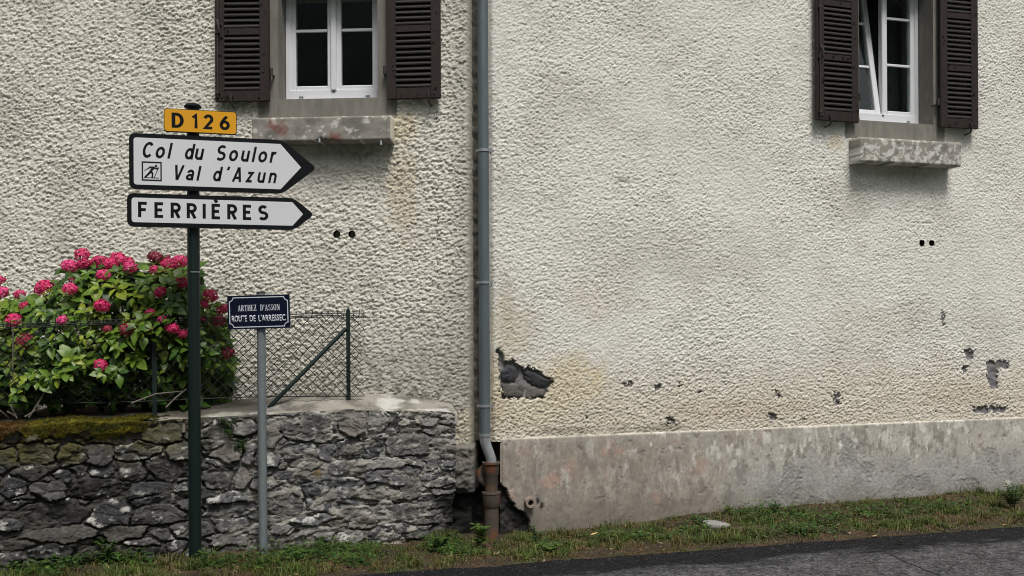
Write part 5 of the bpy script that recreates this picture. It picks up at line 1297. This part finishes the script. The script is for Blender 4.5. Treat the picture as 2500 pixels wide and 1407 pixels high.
for k in range(2600):                          # inner leaves, tinted darker to deepen the shade inside the bush
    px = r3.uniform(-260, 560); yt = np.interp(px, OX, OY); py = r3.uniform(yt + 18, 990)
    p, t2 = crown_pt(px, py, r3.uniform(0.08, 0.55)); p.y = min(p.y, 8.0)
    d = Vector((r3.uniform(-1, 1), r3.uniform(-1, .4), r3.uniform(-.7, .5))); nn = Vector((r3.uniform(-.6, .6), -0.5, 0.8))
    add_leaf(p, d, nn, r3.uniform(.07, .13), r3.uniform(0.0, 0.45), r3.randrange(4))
# flower heads
FLW = [(200,622,44,0),(170,650,46,0),(205,645,40,0),(245,640,50,0),(288,632,46,0),(268,645,40,0),(252,672,42,0),(318,652,38,0),(313,640,36,0),(380,628,44,1),(412,648,50,0),(440,638,46,0),(377,658,30,0),
       (108,703,54,0),(171,705,42,0),(48,719,34,0),(60,748,32,0),(2,715,46,0),(0,684,30,0),(249,746,44,0),(32,782,46,0),(151,783,34,0),(60,833,48,1),(310,804,46,1),(245,891,38,0),(391,714,36,0),
       (440,690,42,0),(366,763,28,0),(395,780,28,0),(420,802,40,0),(448,815,30,0),(365,803,24,1),(512,722,46,0),(497,742,30,0),(543,755,36,0),(535,784,40,0),(494,780,26,0),(555,862,42,1),(530,878,26,1),(262,803,26,1),(408,630,24,2),(175,684,22,2)]
def head_mesh(seed, fac):
    r4 = random.Random(seed); v = []; f = []
    nfl = 64
    for k in range(nfl):
        zc_ = 1 - 1.75 * (k + 0.5) / nfl; ph = k * 2.39996 + r4.uniform(-.15, .15); rr2 = math.sqrt(max(0, 1 - zc_ * zc_))
        n = Vector((rr2 * math.cos(ph), rr2 * math.sin(ph), zc_)); c = Vector((n.x, n.y, n.z * 0.78)) * r4.uniform(.84, 1.06)
        n = (n + Vector((r4.uniform(-.35, .35), r4.uniform(-.35, .35), r4.uniform(-.35, .35)))).normalized()
        a, b_, n = basis(n, r4.uniform(0, 6.28)); ps = 0.20 * r4.uniform(.85, 1.2)
        for q in range(4):
            t_ = q * math.pi / 2; d = a * math.cos(t_) + b_ * math.sin(t_); e = b_ * math.cos(t_) - a * math.sin(t_); cu = r4.uniform(-.02, .07)
            base = len(v)
            v += [tuple(c), tuple(c + d * ps * .55 + e * ps * .52 + n * .02), tuple(c + d * ps * 1.1 + e * ps * .35 + n * cu), tuple(c + d * ps * 1.1 - e * ps * .35 + n * cu), tuple(c + d * ps * .55 - e * ps * .52 + n * .02)]
            f += [(base, base + 1, base + 2), (base, base + 2, base + 3), (base, base + 3, base + 4)]
    me = bpy.data.meshes.new('flower_head'); me.from_pydata(v, [], f); me.update(); return me
HM = [head_mesh(i, 0) for i in range(4)]
for me in HM: me.materials.append(M['pink'])
HF = [head_mesh(9, 0), head_mesh(10, 0)]
for me in HF: me.materials.append(M['faded'])
for i, (px, py, d, kind) in enumerate(FLW):
    p, t2 = crown_pt(px, py + 6, 0.0); p = at(px, py, p.y - 0.07)
    if px > 480: p = at(px, py, FF.world(FF.loc(px, py)[0], 0.12, 0).y)
    me = HM[i % 4] if kind == 0 else HF[i % 2]
    o = bpy.data.objects.new('flower_head', me); COL.objects.link(o); o.parent = hyd
    rad_ = d * p.y / F_PX / 2 * 0.86; o.location = p - HO; o.scale = (rad_, rad_, rad_ * 0.92)
    o.rotation_euler = (RAD(r3.uniform(15, 50)), RAD(r3.uniform(-20, 20)), r3.uniform(-.6, .6))
    if kind == 2: o.scale = (rad_ * .8,) * 3
    rosette(p + Vector((0, .03, -.05)), Vector((r3.uniform(-.3, .3), -.3, 1)), 4, 0.12, 0.5); STEMS.append(p)
# nearest, largest leaves are parts of their own
allv = list(range(len(LE)))
score = [(LE[i][0].translation.y - 0.35 * LE[i][0].median_scale * 10 + 0.0 * r3.random() + (0 if i < n_main else 5) + r3.uniform(0, .5), i) for i in allv]
own = set(i for _, i in sorted(score)[:296])
bv = []; bf = []; bc = []
for i, (mx_, var, br) in enumerate(LE):
    if i in own:
        o = bpy.data.objects.new('leaf', LEAFM[var]); COL.objects.link(o); o.parent = hyd; o.matrix_local = mx_
        continue
    v, f = LEAFV[var]; b0 = len(bv)
    bv += [tuple(mx_ @ Vector(q)) for q in v]; bf += [tuple(b0 + k for k in q) for q in f]; bc += [(br, br, br)] * len(v)
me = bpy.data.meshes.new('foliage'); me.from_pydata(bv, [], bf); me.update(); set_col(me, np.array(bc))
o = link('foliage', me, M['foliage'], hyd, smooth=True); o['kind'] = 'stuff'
# canes rising from the bed to the rosettes
mb = MB(); roots = [Vector((at(x, 1000, 7.55).x, 7.5 + 0.3 * r3.random(), 0.95)) for x in (-80, 30, 90, 150, 220, 280, 340, 420)]
for k, p in enumerate(STEMS[::3]):
    rt = min(roots, key=lambda q: abs(q.x - p.x) + r3.uniform(0, .3)); mid = rt * .5 + p * .5 + Vector((0, 0, .12))
    mb.tube([rt - HO, mid - HO, p - HO], [0.007, 0.006, 0.003], 5)
mb.build('stem', M['stem'], hyd, smooth=True)
for pts in ([(70, 1020), (105, 965), (132, 900)], [(18, 1005), (40, 1018)], [(32, 800), (31, 900), (33, 1000)], [(320, 985), (380, 962), (450, 955)], [(405, 995), (430, 970), (455, 950)], [(0, 1003), (14, 1014), (22, 1022)], [(42, 1022), (30, 1000), (24, 985)], [(60, 1018), (85, 1003), (110, 998)]):
    yy = FS.world(FS.loc(pts[0][0], 1000)[0], 0, 0).y + 0.10
    MB().tube([at(x, y, yy + 0.05 * q) - HO for q, (x, y) in enumerate(pts)], [0.006, 0.005, 0.003][:len(pts)], 6).build('dead_twig', M['twig'], hyd, smooth=True)

# ------------------------------------------------------------------ grass and weeds on the verge
def on_verge(x, y, pad=0.0):
    """inside the strip between the road edge and the walls"""
    yw_s = FS.o.y + (x - FS.o.x) * math.tan(FS.a) - 0.03; yw_r = FR.o.y + (x - FR.o.x) * math.tan(FR.a) - 0.045
    lim = np.where(x < -0.45, yw_s, np.where(x < -0.05, 8.0, yw_r)); return (y < lim - pad) & (y > 4.9)
def road_xy(s, d): return FRD.o.x + s * math.cos(FRD.a) - d * math.sin(FRD.a), FRD.o.y + s * math.sin(FRD.a) + d * math.cos(FRD.a)
r4 = np.random.default_rng(3)
GX = []; 
# (a) dry thatch lying flat
n = 68000; s0_ = r4.uniform(-4.2, 6.7, n); d0 = r4.uniform(-0.03, 2.0, n); x, y = road_xy(s0_, d0)
dens = 0.55 + 0.8 * fbm(x * 3.2, y * 3.2, 35, 3); k = on_verge(x, y) & (r4.uniform(0, 1, n) < np.clip(dens, 0.1, 1)); n = k.sum()
GX.append((x[k], y[k], r4.uniform(0.006, 0.022, n), r4.uniform(1.0, 3.2, n), r4.uniform(0.0010, 0.0024, n), np.clip(r4.normal(0.16, 0.16, n), 0, 1), d0[k]))
# (b) tufts, each with its own height, tint and vigour
nt_ = 7600; ts_ = r4.uniform(-4.2, 6.7, nt_); td = r4.uniform(0.0, 2.0, nt_) ; tx, ty = road_xy(ts_, td)
gn = fbm(tx * 1.7, ty * 2.6, 31, 3) + 0.45 * fbm(tx * 6, ty * 6, 33, 2)
k = on_verge(tx, ty) & (r4.uniform(0, 1, nt_) < np.clip(0.38 + 2.5 * gn + 0.18 * (tx < 0.6), 0.04, 1)); tx, ty, gn, td = tx[k], ty[k], gn[k], td[k]
cnt = r4.integers(8, 34, len(tx)); idx = np.repeat(np.arange(len(tx)), cnt); n = len(idx)
rad_t = r4.uniform(0.008, 0.032, len(tx))[idx]; ht = (0.020 + 0.085 * r4.uniform(0, 1, len(tx)) ** 3.0 + 0.02 * sstep(0.0, 0.5, gn))[idx] * r4.uniform(0.35, 1.15, n)
ct = np.clip(0.43 + 0.75 * gn + r4.normal(0, 0.16, len(tx)), 0.05, 1)[idx] + r4.normal(0, 0.08, n)
x = tx[idx] + r4.normal(0, 1, n) * rad_t; y = ty[idx] + r4.normal(0, 1, n) * rad_t; k = on_verge(x, y, -0.02)
GX.append((x[k], y[k], ht[k] * (0.45 + 0.55 * sstep(0.0, 0.12, td[idx][k])), r4.uniform(0.2, 1.7, k.sum()), r4.uniform(0.0014, 0.0036, k.sum()), np.clip(ct[k], 0, 1), td[idx][k]))
x, y, hgt, leanv, wd, cv, d = [np.concatenate(q) for q in zip(*GX)]; n = len(x); z, _ = verge_height(x, y)
az = r4.uniform(0, 2 * np.pi, n); dx, dy = np.cos(az), np.sin(az); px_, py_ = -dy * wd, dx * wd
V = np.zeros((n, 5, 3)); V[:, 0] = np.stack([x - px_, y - py_, z - 0.004], 1); V[:, 1] = np.stack([x + px_, y + py_, z - 0.004], 1)
mx_, my_ = x + dx * hgt * leanv * 0.35, y + dy * hgt * leanv * 0.35
V[:, 2] = np.stack([mx_ - px_ * .8, my_ - py_ * .8, z + hgt * 0.65], 1); V[:, 3] = np.stack([mx_ + px_ * .8, my_ + py_ * .8, z + hgt * 0.65], 1)
V[:, 4] = np.stack([x + dx * hgt * leanv, y + dy * hgt * leanv, z + hgt * np.clip(1.05 - 0.28 * leanv, 0.25, 1)], 1)
bi_ = np.arange(n)[:, None] * 5
Ft = np.concatenate([bi_ + np.array([[0, 1, 3]]), bi_ + np.array([[0, 3, 2]]), bi_ + np.array([[2, 3, 4]])])
o = link('grass', np_mesh('grass', V.reshape(-1, 3), Ft, np.repeat(cv, 5)[:, None] * np.ones((1, 3))), M['grass']); o['kind'] = 'stuff'; o['label'] = 'short mixed green and dry grass along the verge'; o['category'] = 'grass'
# low broad-leaved ground cover
r5 = random.Random(91); bv = []; bf = []; bc = []
def tiny_leaf(p, d, nrm, L_, W_, br):
    x_ = d.normalized(); z_v = (nrm - x_ * nrm.dot(x_)).normalized(); y_v = z_v.cross(x_); b0 = len(bv)
    for u, w_ in ((0, 0), (.45, W_), (.45, -W_), (1, 0)): bv.append(tuple(p + x_ * L_ * u + y_v * L_ * w_ + z_v * (0.08 * L_ * (1 if u == .45 else 0))))
    bf.append((b0, b0 + 1, b0 + 3)); bf.append((b0, b0 + 3, b0 + 2)); bc.extend([(br, br, br)] * 4)
cand = 0
CL = [(260, 1345, 70, 26), (330, 1360, 60, 20), (720, 1345, 90, 22), (800, 1335, 80, 22), (640, 1370, 60, 18), (900, 1335, 60, 18), (1080, 1310, 60, 20), (1335, 1325, 40, 18), (1120, 1335, 80, 16), (1480, 1295, 60, 14), (1700, 1285, 50, 12), (1880, 1250, 120, 16), (2000, 1270, 120, 16),
      (2150, 1250, 120, 16), (2300, 1240, 90, 14), (1950, 1300, 120, 12), (520, 1370, 60, 16), (100, 1385, 100, 16), (1620, 1300, 100, 10), (860, 1365, 60, 12)]
for cx_, cy_, rx, ry in CL:
    nn_ = int(rx * ry * 0.20)
    for k in range(nn_):
        gp = ground_pt(cx_ + r5.gauss(0, rx * .5), min(1404, cy_ + r5.gauss(0, ry * .5)), 0.02)
        zz = float(verge_height(np.array([gp.x]), np.array([gp.y]))[0][0])
        ylim = (FS.o.y + (gp.x - FS.o.x) * math.tan(FS.a) - 0.05) if gp.x < -0.45 else (8.0 if gp.x < 0 else FR.o.y + (gp.x - FR.o.x) * math.tan(FR.a) - 0.06)
        if gp.y > ylim: gp.y = ylim - r5.random() * 0.05
        hh = r5.choice((.01, .03, .05, .085)) * r5.uniform(.5, 1); br = r5.uniform(.1, .95)
        for q in range(r5.randint(2, 4)):
            a_ = r5.uniform(0, 6.28); tiny_leaf(Vector((gp.x, gp.y, zz + hh)), Vector((math.cos(a_), math.sin(a_), r5.uniform(-.1, .5))), Vector((0, 0, 1)), r5.choice((.010, .016, .022, .034)) * r5.uniform(.8, 1.2), r5.uniform(.25, .42), br)
me = bpy.data.meshes.new('ground_cover'); me.from_pydata(bv, [], bf); me.update(); set_col(me, np.array(bc))
o = link('ground_cover', me, M['weed']); o['kind'] = 'stuff'; o['label'] = 'small broad-leaved weeds creeping through the verge'; o['category'] = 'ground cover'

# leaf litter and grit scattered over the verge and along the asphalt edge
n = 3800; ls = r4.uniform(-3.6, 6.6, n); ld = np.abs(r4.normal(0.25, 0.6, n)) - 0.03; lx, ly = road_xy(ls, ld); k = on_verge(lx, ly) & (r4.uniform(0, 1, n) < np.clip(0.45 + 1.2 * fbm(lx * 2.5, ly * 2.5, 61, 3), 0, 1)); lx, ly = lx[k], ly[k]; n = len(lx)
lz = verge_height(lx, ly)[0] + r4.uniform(0.004, 0.030, n); V = np.zeros((n, 4, 3)); az = r4.uniform(0, 6.28, n); L1 = r4.uniform(0.006, 0.020, n); W1 = L1 * r4.uniform(.25, .5, n); tl = r4.normal(0, 0.4, (n, 2))
for q, (u, v_) in enumerate(((-1, 0), (0, -1), (1, 0), (0, 1))):
    V[:, q, 0] = lx + np.cos(az) * L1 * u - np.sin(az) * W1 * v_; V[:, q, 1] = ly + np.sin(az) * L1 * u + np.cos(az) * W1 * v_; V[:, q, 2] = lz + L1 * u * tl[:, 0] + W1 * v_ * tl[:, 1]
lc = np.array([(0.13, 0.075, 0.035), (0.09, 0.045, 0.022), (0.22, 0.16, 0.07), (0.05, 0.035, 0.022), (0.30, 0.25, 0.15)])[r4.integers(0, 5, n)] * r4.uniform(.6, 1.2, (n, 1))
o = link('leaf_litter', np_mesh('leaf_litter', V.reshape(-1, 3), np.arange(n * 4).reshape(-1, 4), np.repeat(lc, 4, 0)), M['soil']); o['kind'] = 'stuff'; o['label'] = 'brown dead leaf scraps scattered through the verge'; o['category'] = 'leaf litter'
n = 900; ls = r4.uniform(-1.6, 5.6, n); ld = r4.normal(-0.02, 0.07, n) - np.abs(r4.normal(0, 0.10, n)) * (r4.uniform(0, 1, n) < 0.4); lx, ly = road_xy(ls, ld); lz = np.where(ld > 0.02, verge_height(lx, ly)[0], 0.0)
oc = np.array([(1, 0, 0), (-1, 0, 0), (0, 1, 0), (0, -1, 0), (0, 0, 1), (0, 0, -1)], float); of = np.array([(0, 2, 4), (2, 1, 4), (1, 3, 4), (3, 0, 4), (2, 0, 5), (1, 2, 5), (3, 1, 5), (0, 3, 5)])
rr_s = r4.uniform(0.0015, 0.0065, n) ; V = oc[None] * rr_s[:, None, None] * r4.uniform(.6, 1.4, (n, 6, 1)) * np.array((1.2, 1.2, .7)) + np.stack([lx, ly, lz + rr_s * .3], 1)[:, None]
gc = np.repeat(np.array((0.085, 0.08, 0.072)) * r4.uniform(.2, 1.5, (n, 1)) ** 1.5, 6, 0)
o = link('grit', np_mesh('grit', V.reshape(-1, 3), (np.arange(n)[:, None, None] * 6 + of[None]).reshape(-1, 3), gc), M['soil']); o['kind'] = 'stuff'; o['label'] = 'loose grey grit along the asphalt edge'; o['category'] = 'grit'

def weed(label, base, height, spread, nst, leafL, br0, seed, hang=0.0, narrow=0.36):
    r6 = random.Random(seed); t = thing('weed', label, 'weed', base, 0.0); sm = MB(); v2 = []; f2 = []; c2 = []
    for k in range(nst):
        a_ = r6.uniform(0, 6.28); top = Vector((math.cos(a_) * spread * r6.uniform(.3, 1), math.sin(a_) * spread * r6.uniform(.2, .7), height * r6.uniform(.6, 1.05)))
        if hang: top.z *= r6.uniform(-1, 1); top.y = -abs(top.y) - 0.03
        mid = top * .5 + Vector((0, 0, abs(top.z) * .12)); sm.tube([(0, 0, -0.02), mid, top], [0.0032, 0.0026, 0.0014], 5)
        nl = max(4, int(top.length / (leafL * .42)))
        for q in range(nl):
            u = 0.25 + 0.75 * q / (nl - 1); p = (mid * (2 * u) if u < .5 else mid + (top - mid) * (2 * u - 1))
            for sg in (0, math.pi):
                aa = q * 1.57 + sg + r6.uniform(-.4, .4); d = Vector((math.cos(aa), math.sin(aa), r6.uniform(-.1, .6))).normalized(); nr = Vector((0, -0.25, 1)); L_ = leafL * r6.uniform(.6, 1.1) * (1.1 - .3 * u)
                x_ = d; z_v = (nr - x_ * nr.dot(x_)).normalized(); y_v = z_v.cross(x_); b0 = len(v2); br = min(1, max(0, br0 + r6.uniform(-.25, .25)))
                for uu, ww, zz in ((0, 0, 0), (.3, narrow * .85, .06), (.3, -narrow * .85, .06), (.65, narrow * .75, .02), (.65, -narrow * .75, .02), (1, 0, -.12), (.35, 0, 0), (.65, 0, -.03)):
                    v2.append(tuple(p + x_ * L_ * uu + y_v * L_ * ww + z_v * L_ * zz))
                f2.extend([tuple(b0 + i for i in q_) for q_ in ((0, 6, 1), (0, 2, 6), (1, 6, 7, 3), (6, 2, 4, 7), (3, 7, 5), (7, 4, 5))]); c2.extend([(br, br, br)] * 8)
    sm.build('stem', M['stem'], t)
    me = bpy.data.meshes.new('foliage'); me.from_pydata(v2, [], f2); me.update(); set_col(me, np.array(c2)); link('foliage', me, M['weed'], t, smooth=True)['kind'] = 'stuff'
    return t
def gp(px, py):
    p = ground_pt(px, py, 0.03); p.z = float(verge_height(np.array([p.x]), np.array([p.y]))[0][0]); return p
p = gp(1168, 1306); weed('leafy green weed in front of the rusty cast iron drain boot', p, 0.19, 0.09, 5, 0.055, 0.75, 1)
weed('low leafy weed beside the pale flat rock', gp(1702, 1268), 0.085, 0.09, 5, 0.040, 0.65, 2)
weed('upright dark weed at the foot of the stained plinth', gp(1893, 1246), 0.12, 0.07, 5, 0.05, 0.25, 3, 0, .22)
weed('spreading yellow-green weed clump at the far foot of the plinth', gp(2474, 1236), 0.24, 0.16, 12, 0.045, 0.5, 4, 0, .26)
weed('small bluish weed below the clay drain stub', gp(1310, 1304), 0.17, 0.05, 3, 0.035, 0.2, 5)
weed('bright green weed at the asphalt edge below the drain stub', gp(1340, 1335), 0.06, 0.09, 7, 0.04, 0.95, 6)
weed('bushy weed against the stone wall left of the green signpost', gp(262, 1358), 0.17, 0.13, 11, 0.035, 0.6, 7)
weed('short weed at the foot of the green signpost', gp(500, 1358), 0.09, 0.06, 5, 0.035, 0.55, 8)
weed('leafy weed between the grey post and the stone wall', gp(725, 1345), 0.10, 0.12, 9, 0.035, 0.7, 9)
weed('dark leafy weed by the rotten end of the stone wall', gp(1075, 1322), 0.12, 0.14, 11, 0.035, 0.4, 10)
for lab_, px, py, sd, hgt_ in (('fern-like weed rooted in the top joint of the stone wall', 560, 1048, 11, .09), ('trailing weed hanging from a joint below the fern-like weed', 590, 1088, 12, .06)):
    sx_, sz_ = FS.loc(px, py, -0.03); weed(lab_, FS.world(sx_, -0.02, sz_), hgt_, 0.085, 8, 0.030, 0.45, sd, 1.0, .25)
# grass tuft at the foot of the boot
def tuft(label, base, h_, n, seed, spread):
    r6 = np.random.default_rng(seed); az = r6.uniform(0, 6.28, n); ln = r6.uniform(.02, spread, n); hh = h_ * r6.uniform(.4, 1, n); V = []; F_ = []; c_ = []
    for k in range(n):
        dx, dy = math.cos(az[k]), math.sin(az[k]); w_ = 0.0028; b0 = len(V); ox, oy = r6.normal(0, .03), r6.normal(0, .012)
        for q in range(5):
            u = q / 4; xx, yy, zz = ox + dx * ln[k] * u * u, oy + dy * ln[k] * .5 * u * u, hh[k] * (u - .25 * u * u * ln[k] / spread) - 0.01
            V += [(xx - dy * w_ * (1 - u), yy + dx * w_ * (1 - u), zz), (xx + dy * w_ * (1 - u), yy - dx * w_ * (1 - u), zz)]
            if q: a = b0 + 2 * q; F_.append((a - 2, a - 1, a + 1, a))
        cv_ = min(1, max(0, r6.normal(.6, .25))); c_ += [(cv_,) * 3] * 10
    me = bpy.data.meshes.new('grass_tuft'); me.from_pydata(V, [], F_); me.update(); set_col(me, np.array(c_)); o = link('grass_tuft', me, M['grass']); o.location = base; tag(o, label, 'grass tuft'); return o
tuft('long-bladed grass tuft at the foot of the rusty drain boot', gp(1228, 1318), 0.17, 90, 5, 0.14)
tuft('green grass tuft growing at the road edge right of the green signpost', gp(505, 1395), 0.09, 70, 6, 0.09)

# pale flat rock
r7 = np.random.default_rng(4); cbase = gp(1748, 1272); n1, n2 = 26, 12; V = []; 
for j in range(n2):
    for i in range(n1):
        ph = 2 * math.pi * i / n1; th = math.pi * j / (n2 - 1); rr2 = math.sin(th)
        q = 1 + 0.22 * float(fbm(np.array([math.cos(ph) * 1.4 + 5]), np.array([math.sin(ph) * 1.4 + j * .12]), 700, 3)[0])
        V.append((0.115 * q * rr2 * math.cos(ph), 0.10 * q * rr2 * math.sin(ph), 0.030 * math.copysign(abs(math.cos(th)) ** .35, math.cos(th)) + 0.004 - 0.12 * 0.115 * rr2 * math.cos(ph)))
F_ = [(j * n1 + i, j * n1 + (i + 1) % n1, (j + 1) * n1 + (i + 1) % n1, (j + 1) * n1 + i) for j in range(n2 - 1) for i in range(n1)]
me = bpy.data.meshes.new('rock'); me.from_pydata(V, [], F_); me.update(); o = link('rock', me, M['stone_pale'], smooth=True); o.location = cbase; tag(o, 'pale flat rock lying in the grass below the plinth', 'rock')
# dead leaves
for i, (px, py, L_, lab_) in enumerate([(2208, 1328, .075, 'pale yellow dead leaf lying out on the grey asphalt'), (2128, 1311, .045, 'small dead leaf on the dark asphalt by the grass edge'), (1441, 1322, .06, 'pale curled dead leaf lying in the dry grass'), (2445, 1284, .04, 'small yellowed leaf at the grass edge below the weed clump')]):
    p = ground_pt(px, py, 0.006); r8 = random.Random(i); v, f = leaf_geo(L_, L_ * .22, .3, -.25)
    if i == 2: p.z = 0.05
    me = bpy.data.meshes.new('fallen_leaf'); me.from_pydata([(x_, y_, z_ + 0.004) for x_, y_, z_ in v], [], f); me.update()
    o = link('fallen_leaf', me, M['dry_leaf']); o.location = p; o.rotation_euler = (0.15, 0, r8.uniform(-.4, .3) + (3.0 if i == 0 else 0)); tag(o, lab_, 'leaf', 'dead leaves on the ground')
# cracks in the asphalt: narrow grooves filled with dark grit, following broken lines
def crack(pts, wpx, seed):
    r9 = random.Random(seed); P = []
    for (x0, y0), (x1, y1) in zip(pts[:-1], pts[1:]):
        for k in range(8):
            u = k / 8; P.append(ground_pt(x0 + (x1 - x0) * u + r9.uniform(-2, 2), y0 + (y1 - y0) * u + r9.uniform(-1, 1), 0.0))
    V = []; F_ = []
    for k, p in enumerate(P):
        t_ = (P[min(k + 1, len(P) - 1)] - P[max(0, k - 1)]).normalized(); nrm = Vector((-t_.y, t_.x, 0)) * wpx * r9.uniform(.4, 1.1)
        V += [p + nrm + Vector((0, 0, .003)), p - nrm + Vector((0, 0, .003))]
        if k: F_.append((2 * k - 2, 2 * k - 1, 2 * k + 1, 2 * k))
    mb = MB(); mb.add([FRD.to_local(v) for v in V], F_); mb.build('crack', M['tar'], road)
M['tar'] = mat('crack_grit', (0.012, 0.012, 0.013), 0.9, 0.4, 40.0, 0.3, 90.0)
crack([(2120, 1322), (2165, 1350), (2215, 1375), (2290, 1404), (2400, 1450)], 0.006, 1)
crack([(2310, 1400), (2330, 1378), (2400, 1376), (2500, 1366)], 0.003, 2)
